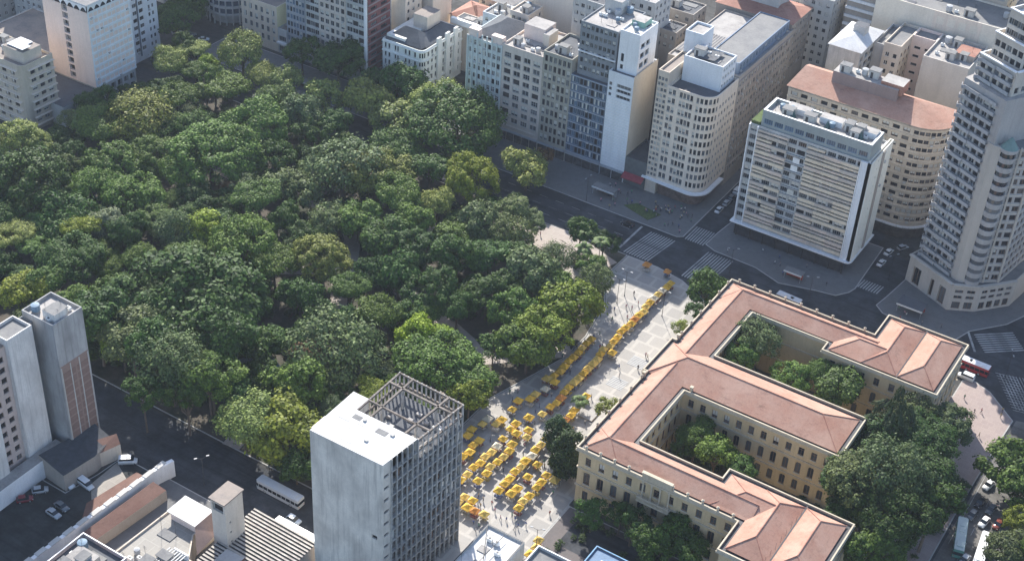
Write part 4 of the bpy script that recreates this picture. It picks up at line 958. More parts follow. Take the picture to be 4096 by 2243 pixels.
b = MB(); facade(r, b, (-103.98, 170), (-103.98, 182), 10, 47, cols(12, 3, 2.2, .6), rows(11, 3, 11, .6, 1.8), .5, 0, ('open',), FBROWN, random.Random(4)); part(b, 'balcony_wall', [W_BROWN], r)
r = simple('apartment_building', 'grey block with cluttered dark roof terrace behind the blue glazed tower', -98, 158, -86, 172, 47, W_GREY, RD, 3, 5, 4, 124, cl=9)
r = simple('apartment_building', 'pale box roofed block behind the blue glazed tower', -85, 166, -72, 178, 49, W_GREY, RP, 3, 4, 4, 125, cl=6)
for k, (x0, y0, x1, y1, h, rm, lb) in enumerate(((-76, 172, -66, 180, 38, RD, 'low dark blue roofed block right of the pale box roofed block'), (-82, 184, -66, 194, 40, RD, 'dark navy roofed block at the top edge left of the red roofs'))):
    simple('apartment_building', lb, x0, y0, x1, y1, h, W_BROWN, rm, 2, 4, 3, 130 + k, cl=5)
r = simple('office_building', 'broad block with red tiled roof strips behind the corrugated roof', -64, 197.2, -36, 214, 40.5, W_BROWN, RB, 6, 0, 7, 133, cl=0); roofed(r, -64, 197.2, -36, 214, 41.2, .22, 'x', TERRA_OLD)
r2 = rbox(r, 'concrete_upper_block', -60, 203, 41, -44, 213, 52, CONC, RP)
simple('office_building', 'grey slab with dark blue roof and blank cream end wall', -41, 216, -29.5, 238, 44, W_GREY, MATS['roof_dark'], 8, 4, 8, 134, cl=4)
r = simple('apartment_building', 'tall striped block with open white balcony slabs', -27, 222, -15, 246, 50, W_BROWN, RG, 0, 0, 0, 135, cl=4)
bands(r, rect(-27, 222, -15, 246), [14 + 3 * k for k in range(12)], [0, 1], .6, .9, W_WHITE, 'balcony')
r = bld('apartment_building', 'grimy grey windowless block topped by a white hipped roof', -14, 197)
P = rect(-19, 187, -8.2, 207)
shell(r, P, 0, 43.4, wall('grimy_concrete', (.38, .37, .34), .6, .6, (.15, .145, .135)), RB, {1: dict(c=[(1, 3.2), (5, 8.5), (9.4, 12.8), (15, 17.5)], r=rows(8, 3.1, 11, .6, 1.8), k=('open', 'two', 'open'), f=FBROWN, d=.6)}, ph=.1, seed=136)
b = MB(); hip(b, -19.4, 186.6, -7.8, 207.4, 43.6, .45, 'y'); part(b, 'white_roof', [RW], r)
rbox(r, 'roof_cabin', -15, 196, 45, -11, 200, 48, CONC, RD)
r = bld('apartment_building', 'beige U-shaped apartment block with slot windows and blank end wall', 8, 205)
shell(r, rect(-4.5, 198, 1.2, 216), 0, 43.5, W_SAND, RG, {1: specgrid(18, 5, 1.6, 6, 3, 12, .7, 1.6, .6, k=('open', 'two'), f=FBROWN), 0: specgrid(5.7, 2, 1.3, 6, 3, 12, .7, 1.5, .3, k=('open', 'two'))}, seed=137)
shell(r, rect(1.2, 209, 9, 216), 0, 43.5, W_PINK, RG, {0: specgrid(7.8, 2, 2.2, 6, 3, 12, .9, .9, .4, k=('open',))}, seed=138)
shell(r, rect(9, 196.6, 24, 216), 0, 43.5, wall('blank_taupe', (.40, .37, .33), .4, .3), RP, {}, seed=139)
clutter(r, 9.5, 197, 23.5, 214, 43.5, 140, 9)
b = MB(); b.prism(rect(17, 203, 23.5, 210), 43.5, 45.6, 0, 1); part(b, 'roof_house', [W_BROWN, TERRA_OLD], r)
r = bld('office_building', 'flat grey roofed block between white hipped roof and U-shaped block', -6.3, 206)
shell(r, rect(-8.1, 199, -4.6, 216), 0, 42, W_GREY, RG, {}, seed=141)
r = simple('office_building', 'large cream block with long blank wall and loggias at the top right', -16, 218, 28, 236, 50, wall('long_cream', (.54, .49, .41), .25, .25), RG, 0, 0, 0, 142, cl=8)
b = MB(); facade(r, b, (4, 217.95), (20, 217.95), 40, 50.6, cols(16, 4, 2.4, .5), [(42, 44.6), (46.4, 49)], .8, 0, ('open', 'two'), FBROWN, random.Random(8)); part(b, 'loggia_wall', [W_CREAM], r)
simple('office_building', 'grey block rising behind the large cream block at the top edge', -20, 238, 6, 256, 60, W_GREY, RG, 4, 6, 0, 143)
r = simple('apartment_building', 'beige slab with wide dark windows at the top right', 6.5, 237, 22, 252, 66, W_SAND, RG, 6, 4, 4, 144, ww=2.4)
simple('apartment_building', 'pale olive blank block at the top right corner', 30, 222, 60, 250, 58, wall('pale_olive', (.46, .44, .36), .2, .2), RP, 0, 0, 0, 145)
simple('apartment_building', 'white narrow block squeezed between curved block and stepped tower', 27, 178, 37, 194, 36, W_WHITE, RW, 0, 0, 0, 146, cl=3)
for (x0, y0, x1, y1, h, lb) in ((-300, 142, -270, 166, 58, 'tall grey block beyond the upper left corner'), (-268, 164, -250, 186, 60, 'tall grey slab beyond the round building'), (-234, 160, -206, 178, 58, 'tall block rising behind the yellow walled building')):
    simple('apartment_building', lb, x0, y0, x1, y1, h, W_GREY, RG, 3, 5, 5, 150, cl=2)
for q_, (x0, y0, x1, y1, h, lb) in enumerate(((84, 160, 106, 184, 38, 'grey apartment block beyond the right edge, nearest the stepped tower'), (112, 146, 136, 172, 34, 'beige apartment block beyond the right edge'), (70, 190, 96, 214, 44, 'brown office block behind the stepped tower'), (142, 90, 166, 130, 36, 'cream apartment block far beyond the right edge'))):
    simple('apartment_building', lb, x0, y0, x1, y1, h, (W_GREY, W_BEIGE, W_BROWN, W_CREAM)[q_], RG, 9, 6, 6, 160 + q_, cl=5)
# distant filler blocks so that the streets beyond are lined with houses
rng = random.Random(77); FILL = [W_SAND, W_CREAM, W_GREY, W_BEIGE, W_WHITE, W_BROWN, W_PINK]; cnt = 0; FARB = []
occ = [(-205, 137, -163, 155)]
for gy in range(0, 6):
    for gx in range(-20, 8):
        x0 = gx * 17 + rng.uniform(0, 3); y0 = 228 + gy * 20 + rng.uniform(0, 4) - max(0, -gx - 4) * 2.2
        x1, y1 = x0 + rng.uniform(11, 14.5), y0 + rng.uniform(12, 16); h = rng.uniform(18, 42)
        px, py = project((x0, y0, h))
        if x0 > -60 and y0 < 258: continue
        if y0 < 160 + (x0 + 205) * .22 + (0 if x0 < -162 else 30): continue
        if px < -40 or px > 1060 or py < -20 or y0 > 330: continue
        r = bld('apartment_building', 'far city block along the top edge', (x0 + x1) / 2, (y0 + y1) / 2, 'far city blocks'); FARB.append((r, 'far city block along the top edge', px))
        shell(r, rect(x0, y0, x1, y1), 0, h, rng.choice(FILL), rng.choice([RG, RP, RB, RD]), {0: specgrid(x1 - x0, 4, 1.4, h - 10, 3, 3, .8, 1.4, .5), 1: specgrid(y1 - y0, 4, 1.4, h - 10, 3, 3, .8, 1.4, .5)}, seed=500 + cnt); clutter(r, x0 + .5, y0 + .5, x1 - .5, y1 - .5, h, 900 + cnt, 3, antenna=1); cnt += 1

BTILE = tileroof('brown_tiles', (.145, .075, .058), (.185, .108, .085))
# ------------------------------------------------------------------ bottom left: tower, courtyards, sheds
r = bld('apartment_tower', 'grey plastered tower with bare brick lower flank at the left edge', -118, -64)
W_L = wall('tower_plaster', (.52, .50, .475), .6, .8, (.33, .315, .30)); W_LB = wall('tower_plaster_grey', (.31, .305, .30), .65, .8, (.16, .155, .15)); BRK = wall('bare_brick', (.22, .155, .13), .3, .3)
shell(r, [(-118.2, -69.2), (-112.0, -69.2), (-112.0, -61.9), (-118.2, -61.9)], 0, 40.4, W_L, RG, {}, ph=.8, seed=201)
shell(r, rect(-118, -61.88, -114.5, -59.6), 0, 39.4, wall('dark_recess', (.14, .15, .16), .5, .5), RD, {1: dict(c=[(.5, 1.9)], r=rows(3, 3, 12, .7, 1.4), k=('open', 'two'), f=FGREY)}, ph=.3, seed=202)
P = rect(-117.8, -59.58, -107.6, -50.6)
shell(r, P, 0, 40.6, W_LB, RP, {}, ph=.9, seed=203)
b = MB(); b.poly([(-107.58, -59.4, 4), (-107.58, -50.8, 4), (-107.58, -50.8, 29), (-107.58, -59.4, 29)], 0); part(b, 'brick_flank', [BRK], r)
for k in range(10):
    for j in range(2): rbox(r, 'brick_panel', -107.56, -58.9 + j * 4.3, 4.4 + k * 2.3, -107.5, -55.2 + j * 4.3, 6.0 + k * 2.3, wall('brick_infill', (.18, .12, .10), .3, .3))
for j in range(4): rbox(r, 'concrete_post', -107.55, -59.4 + j * 2.75, 4, -107.46, -59.1 + j * 2.75, 28.6, CONC)
mb = MB(); facade(r, mb, (-113.2, -75.4), (-113.2, -69.2), 0, 39, cols(6.2, 2, 1.5, .4), rows(2, 2.95, 12, .7, 1.6), .35, 0, ('open', 'two', 'open'), FBROWN, random.Random(5)); mb.poly([(-118.2, -75.4, 0), (-113.2, -75.4, 0), (-113.2, -75.4, 39), (-118.2, -75.4, 39)], 0); part(mb, 'window_strip', [wall('pinkish_plaster', (.40, .33, .30))], r)
rbox(r, 'front_block', -118.4, -95, 0, -111.5, -75.42, 38, W_L, RG); rbox(r, 'terrace', -118, -75.3, 39.01, -113.4, -69.3, 39.3, RB)
rbox(r, 'penthouse', -117.8, -75, 39.3, -115.2, -70, 41.8, W_SAND, RP)
clutter(r, -117.4, -59.3, -108.2, -51, 40.6, 204, 16, antenna=4); rbox(r, 'roof_house', -112.5, -58, 40.6, -108.5, -54.5, 43, W_L, RG)
rbox(r, 'podium', -111.9, -96, 0, -108.6, -61, 5.6, W_WHITE, RP)
r = bld('shed', 'dark sloping shed roof leaning on the plastered tower', -104, -60)
b = MB(); b.poly([(-109.9, -68, 6.6), (-101.2, -68.6, 5), (-100.2, -59.4, 5), (-101.5, -52.4, 5), (-107.4, -52.2, 6.6)], 0); b.poly([(-109.9, -68, 0), (-101.2, -68.6, 0), (-101.2, -68.6, 5), (-109.9, -68, 6.6)], 1); b.poly([(-101.2, -68.6, 0), (-100.2, -59.4, 0), (-100.2, -59.4, 5), (-101.2, -68.6, 5)], 1)
b.poly([(-100.2, -59.4, 0), (-101.5, -52.4, 0), (-101.5, -52.4, 5), (-100.2, -59.4, 5)], 1); part(b, 'roof', [plain('tarred_roof', (.055, .06, .07), .85, .2), W_BROWN], r)
r = bld('shed', 'small red tiled gatehouse roof beside the dark shed', -102, -54)
b = MB(); b.poly([(-101, -59.2, 4.4), (-98.9, -52.4, 4.4), (-101.4, -51, 5.6), (-104, -56.3, 5.6)], 0); b.poly([(-101, -59.2, 0), (-98.9, -52.4, 0), (-98.9, -52.4, 4.4), (-101, -59.2, 4.4)], 1); part(b, 'roof', [BTILE, W_SAND], r)
sheet('parking_lot', [(-111.8, -100), (-89.6, -100), (-89.6, -52), (-99, -52), (-99.4, -60), (-101, -69), (-111.8, -69)], .0, asphalt('parking_asphalt', (.032, .034, .034)), True, .1)
b = MB(); b.poly([(-98.2, -63.5, .108), (-91.2, -70, .108), (-91.2, -58, .108), (-98.6, -54.4, .108)], 0); structure('concrete_apron', b, [paving('concrete_apron', (.32, .29, .25), (.29, .26, .23), .35, .03)])
r = bld('garden_wall', 'long whitewashed boundary wall running between two red tiled lean-tos', -86.5, -75); r['category'] = 'wall'
b = MB(); b.prism([(-88.2, -100), (-87.2, -100), (-84.9, -54), (-83.8, -49.6), (-84.8, -49.4), (-86.0, -54)], 0, 5, 0); part(b, 'wall', [W_WHITE], r)
for k in range(12):
    t = k / 11; rbox(r, 'coping_stone', -88.2 + 2.3 * t - .1, -98 + 44 * t, 5, -87 + 2.3 * t, -95.2 + 44 * t, 5.18, CONC)
r = bld('shed', 'red tiled lean-to on the near side of the whitewashed wall', -82.3, -68)
b = MB(); b.poly([(-84.6, -78.6, 4.3), (-81.4, -78.6, 3.3), (-79.6, -56.9, 3.3), (-83.4, -57.2, 4.3)], 0); b.poly([(-84.6, -78.6, 0), (-81.4, -78.6, 0), (-81.4, -78.6, 3.3), (-84.6, -78.6, 4.3)], 1); b.poly([(-81.4, -78.6, 0), (-79.6, -56.9, 0), (-79.6, -56.9, 3.3), (-81.4, -78.6, 3.3)], 1); part(b, 'roof', [BTILE, W_BROWN], r)
r = bld('shed', 'red tiled lean-to on the parking side of the whitewashed wall', -89.3, -65)
b = MB(); b.poly([(-91.4, -71, 3.6), (-87.6, -76, 4.4), (-86.3, -57.2, 4.4), (-89.4, -56.6, 3.6)], 0); b.poly([(-91.4, -71, 0), (-87.6, -76, 0), (-87.6, -76, 4.4), (-91.4, -71, 3.6)], 1); part(b, 'roof', [BTILE, W_BROWN], r)
r = bld('terrace_building', 'low building with white rimmed roof terrace at the bottom left', -72, -86)
shell(r, rect(-79.4, -98, -66.2, -82.4), 0, 9.6, wall('mauve_render', (.34, .29, .29)), RD, {}, ph=1.1, seed=211, capm=WHITE); rbox(r, 'roof_house', -76.5, -91, 9.6, -70.5, -86, 11.6, W_SAND, RP)
clutter(r, -79, -97, -67, -83, 9.6, 212, 10, antenna=2)
r = bld('terrace_building', 'wide pale roof deck with cream roofed cabin below the stair tower', -64, -74)
shell(r, [(-73, -100), (-54.6, -100), (-54.6, -72.6), (-57.5, -72.6), (-61.7, -66.6), (-61.7, -60.0), (-71.6, -60.0)], 0, 6.6, W_SAND, paving('roof_deck', (.33, .31, .275), (.30, .28, .25), .3, .03), {}, ph=.5, seed=213)
rbox(r, 'cabin_roof', -70.2, -66, 9.0, -61.6, -59.8, 9.3, W_CREAM, RW); rbox(r, 'cabin', -69.6, -65.4, 6.6, -62.2, -60.4, 9.0, W_PINK)
b = MB(); b.poly([(-61.6, -66, 9.2), (-61.6, -59.9, 9.2), (-58.6, -62, 6), (-57.6, -70, 6)], 0); part(b, 'brick_slope', [BRK], r)
rbox(r, 'terrace_wall', -61.5, -73, 6.6, -57.4, -72.6, 8.4, W_WHITE)
for k in range(7): rbox(r, 'pergola_bar', -62.5 + k * .75, -79, 8.2, -62.2 + k * .75, -73.2, 8.4, FGREY)
clutter(r, -71, -98, -57, -74, 6.6, 214, 16); clutter(r, -70.5, -72, -63, -67, 6.6, 216, 6)
r = bld('stair_tower', 'slim concrete stair tower with flat brown cap between roof deck and striped roof', -56, -61)
P = rect(-58, -63.9, -53.9, -58)
shell(r, P, 0, 18.6, wall('stair_concrete', (.45, .41, .36), .35, .4), RB, {1: dict(c=[(1.2, 1.7)], r=[(3, 3.6), (6, 6.6), (9, 9.6), (12, 12.6)], k=('open',), f=CONC), 0: dict(c=[(.5, 3.6)], r=[(15.6, 17.9)], k=('open',), f=CONC, d=.6)}, ph=.05, seed=215)
rbox(r, 'roof_cap', -58.3, -64.3, 18.66, -53.6, -57.7, 19.0, RB)
r = bld('market_hall', 'low hall under grey striped corrugated roof beside the blank grey tower', -47, -62)
b = MB(); W0 = W_BROWN
b.prism(rect(-56.4, -90, -38.6, -51.6), 0, 5.3, 1)
part(b, 'wall', [W0, W_BROWN], r)
STR1, STR2 = plain('corrugated_light', (.36, .33, .29), .8, .2), plain('corrugated_dark', (.085, .08, .08), .8, .2)
for k in range(40):
    y = -51.4 - k * .96; z = 6.2 - k * .012
    b = MB(); b.poly([(-56.8, y - .5, z), (-38.4, y - .5, z - .5), (-38.4, y, z - .5), (-56.8, y, z)], 0); b.poly([(-56.8, y - .96, z - .28), (-38.4, y - .96, z - .78), (-38.4, y - .5, z - .78), (-56.8, y - .5, z - .28)], 1); b.poly([(-56.8, y - .5, z), (-56.8, y - .5, z - .28), (-38.4, y - .5, z - .78), (-38.4, y - .5, z - .5)], 1)
    part(b, 'roof_sheet', [STR1, STR2], r)
rbox(r, 'skylight_box', -52, -72, 5.4, -47, -66, 8.2, BTILE, RP)
# bottom edge roofs right of the grey tower
r = bld('office_building', 'white flat roof with pipes cut off by the bottom edge', 1, -43)
shell(r, rect(-2.6, -56, 6.9, -35.7), 0, 19.4, W_GREY, RW, {}, ph=.6, seed=221, capm=DARKMETAL); clutter(r, -2, -55, 6, -37, 19.4, 222, 8)
b = MB(); b.tube((-2, -37, 20.4), (5, -50, 20.4), .1, .1, 6); b.tube((2.5, -37, 20.6), (2.0, -54, 20.6), .08, .08, 6); part(b, 'pipe', [DARKMETAL], r)
r = bld('office_building', 'dark edged flat roof at the bottom edge beside the white pipe roof', 14, -42)
shell(r, rect(9.8, -58, 18.4, -34.6), 0, 19.2, W_GREY, RG, {}, ph=.8, seed=223, capm=W_WHITE)
r = bld('kiosk_building', 'low blue roofed kiosk with white framed skylight in front of the school', 19, -22)
shell(r, rect(14.4, -28, 23.6, -14.9), 0, 5.4, W_BLUE, plain('blue_roof', (.10, .17, .27), .6, .15), {}, ph=.5, seed=224, capm=plain('blue_edge', (.16, .30, .45)))
b = MB(); b.box(17.6, -24, 5.42, 20.8, -18.4, 6.0, 0); b.box(18.1, -23.4, 6.0, 20.3, -19, 6.05, 1); part(b, 'skylight', [WHITE, RP], r)
# park pavilion with blue-grey sheet roof
r = bld('pavilion', 'low blue-grey metal roof half hidden under the park trees', -93, -10)
b = MB(); b.poly([(-99, -9.6, 2.8), (-87.6, -15.6, 2.8), (-85.6, -11, 3.6), (-97.2, -5, 3.6)], 0); b.poly([(-97.2, -5, 3.6), (-85.6, -11, 3.6), (-84, -6.6, 2.8), (-95.4, -1.6, 2.8)], 0); part(b, 'roof', [plain('blue_sheet', (.24, .30, .38), .4, .2)], r)
b = MB()
for (x, y) in ((-98, -9), (-88, -14.6), (-85, -7), (-95, -2.4)): b.tube((x, y, .1), (x, y, 2.9), .12, .12, 6)
part(b, 'posts', [FGREY], r)

# ------------------------------------------------------------------ trees
import numpy as np
LEAF = leafmat('foliage')
def crown_mesh(seed, nc, nl, leaf, az=.72, fill=.06, flat=0.0, rc=(.16, .30), low=-.5, sparse=1.0):
    R = np.random.RandomState(seed)
    # the crown is a union of a few uneven lobes; clumps sit on the outside of that union
    nl_ = 1 if low < -.9 else R.randint(3, 6); LO = []
    for q in range(nl_):
        a_ = 2 * pi * q / nl_ + R.uniform(-.5, .5); off = 0 if nl_ == 1 else R.uniform(.22, .46)
        LO.append((np.array([off * cos(a_), off * sin(a_), R.uniform(-.16, .22) * (nl_ > 1)]), 1.0 if nl_ == 1 else R.uniform(.50, .70)))
    C = []; d = []
    while len(C) < nc:
        c0, r0 = LO[R.randint(len(LO))]; v = R.normal(size=3); v /= np.linalg.norm(v)
        if v[2] < low: continue
        p = c0 + v * r0 * R.uniform(.74, .98)
        if any(np.linalg.norm((p - c1)) < r1 * .72 for c1, r1 in LO if c1 is not c0): continue
        C.append(p * R.uniform(.9, 1.06)); d.append(v)
    C = np.array(C); d = np.array(d); n0 = len(C); C[:, 2] *= az
    if flat: C[:, 2] = C[:, 2] * (1 - flat * .35)
    cr = R.uniform(rc[0], rc[1], n0)
    idx = np.repeat(np.arange(n0), (nl * R.uniform(.6, 1.4, n0) * sparse).astype(int)); N = len(idx)
    v = R.normal(size=(N, 3)); v /= np.linalg.norm(v, axis=1)[:, None]
    v = v + d[idx] * .55 + np.array([0, 0, .35]); v /= np.linalg.norm(v, axis=1)[:, None]
    pos = C[idx] + v * (cr[idx] * np.where(R.uniform(size=N) < .12, R.uniform(1.0, 1.45, N), R.uniform(.5, 1.05, N)))[:, None] * np.array([1, 1, .8])
    nrm = v * 1.0 + R.normal(size=(N, 3)) * .36 + np.array([0, 0, .35])
    nf = int(N * fill); p2 = R.normal(size=(nf, 3)); p2 /= np.linalg.norm(p2, axis=1)[:, None]; p2 *= (R.uniform(0, .62, nf) ** .5)[:, None] * .8; p2[:, 2] = p2[:, 2] * az
    pos = np.vstack([pos, p2]); nrm = np.vstack([nrm, R.normal(size=(nf, 3))]); N = len(pos)
    nrm /= np.linalg.norm(nrm, axis=1)[:, None]
    t = np.cross(nrm, R.normal(size=(N, 3))); t /= np.linalg.norm(t, axis=1)[:, None]; bt = np.cross(nrm, t)
    s = leaf * R.uniform(.6, 1.35, N); w = s * R.uniform(.5, .85, N)
    V = np.empty((N, 4, 3)); V[:, 0] = pos - t * s[:, None]; V[:, 1] = pos - bt * w[:, None]; V[:, 2] = pos + t * s[:, None]; V[:, 3] = pos + bt * w[:, None]
    me = bpy.data.meshes.new('crown'); me.vertices.add(N * 4); me.vertices.foreach_set('co', V.reshape(-1).astype(np.float32))
    me.loops.add(N * 4); me.loops.foreach_set('vertex_index', np.arange(N * 4, dtype=np.int32))
    me.polygons.add(N); me.polygons.foreach_set('loop_start', np.arange(0, N * 4, 4, dtype=np.int32)); me.polygons.foreach_set('loop_total', np.full(N, 4, dtype=np.int32))
    me.materials.append(LEAF); me.update(calc_edges=True); me.validate(); return me
def trunk_mesh(seed, nl=6, spread=.55, base=.55):
    R = random.Random(seed); b = MB(); rr = .055
    b.tube((0, 0, 0), (R.uniform(-.03, .03), R.uniform(-.03, .03), base), rr * 1.25, rr * .85, 8)
    b.tube((0, 0, base - .01), (0, 0, 1.0), rr * .8, rr * .35, 7)
    for k in range(nl):
        a = 2 * pi * k / nl + R.uniform(-.4, .4); z0 = base - .08 + R.uniform(0, .12); s = spread * R.uniform(.7, 1.15)
        m = (s * .5 * cos(a), s * .5 * sin(a), z0 + .2); e = (s * cos(a), s * sin(a), 1.0 + R.uniform(-.05, .3))
        b.tube((0, 0, z0), m, rr * .55, rr * .4, 6); b.tube(m, e, rr * .4, rr * .14, 5)
        e2 = (m[0] + s * .4 * cos(a + 1), m[1] + s * .4 * sin(a + 1), 1.05); b.tube(m, e2, rr * .28, rr * .1, 5)
    return b.mesh('trunk', [BARK])
CROWN = {'S': [crown_mesh(k, 30, 130, .058, .8, rc=(.16, .4)) for k in (1, 2, 3)],
         'M': [crown_mesh(10 + k, 60, 150, (.046, .052, .040, .056, .046)[k], (.72, .78, .66, .82, .7)[k], rc=((.12, .29), (.16, .32), (.1, .25), (.14, .34), (.12, .28))[k]) for k in range(5)] + [crown_mesh(70 + k, 54 + 8 * k, 180, (.042, .058, .048)[k], (.8, .7, .9)[k], rc=((.13, .24), (.2, .34), (.15, .28))[k]) for k in range(3)],
         'L': [crown_mesh(20 + k, 150, 150, (.031, .026, .035, .029)[k], (.62, .72, .58, .8)[k], rc=((.11, .22), (.09, .18), (.13, .25), (.1, .2))[k]) for k in range(4)],
         'P': [crown_mesh(30 + k, 70, 90, .036, .75, .3, rc=(.16, .34), sparse=.8) for k in range(2)],
         'C': [crown_mesh(40 + k, 70, 150, .06, 1.0, .2, rc=(.22, .36), low=-1.0) for k in range(1)],
         'F': [crown_mesh(50 + k, 70, 170, .038, .5, .08, .6, rc=(.17, .3), low=-.12) for k in range(2)]}
def cone_crown(seed):
    me = crown_mesh(seed, 150, 150, .03, 1.0, .1, rc=(.10, .2), low=-1.0)
    n = len(me.vertices); co = np.empty(n * 3, dtype=np.float32); me.vertices.foreach_get('co', co); co = co.reshape(-1, 3)
    t = np.clip((co[:, 2] + 1) / 2, 0, 1); k = (1.15 - t ** 1.3 * 1.05); w = 1 + .18 * np.sin(t * 22 + seed)
    co[:, 0] *= k * w; co[:, 1] *= k * w; me.vertices.foreach_set('co', co.reshape(-1)); me.update(); return me
CROWN['K'] = [cone_crown(81), cone_crown(82)]
TRUNK = [trunk_mesh(k) for k in range(4)]
TCOL = {'d': (.044, .092, .018), 'm': (.088, .148, .028), 'l': (.190, .235, .070), 'y': (.150, .190, .024), 'b': (.200, .280, .026), 'o': (.136, .156, .036), 'g': (.102, .140, .058), 'r': (.15, .085, .045), 'p': (.17, .19, .11), 'c': (.034, .060, .022), 't': (.070, .105, .050)}
TNAME = {'d': 'dark green', 'm': 'mid green', 'l': 'pale green', 'y': 'yellow-green', 'b': 'bright lime', 'o': 'olive green', 'g': 'grey-green', 'r': 'rusty brown', 'p': 'silvery', 'c': 'tall columnar dark', 't': 'pointed grey-green'}
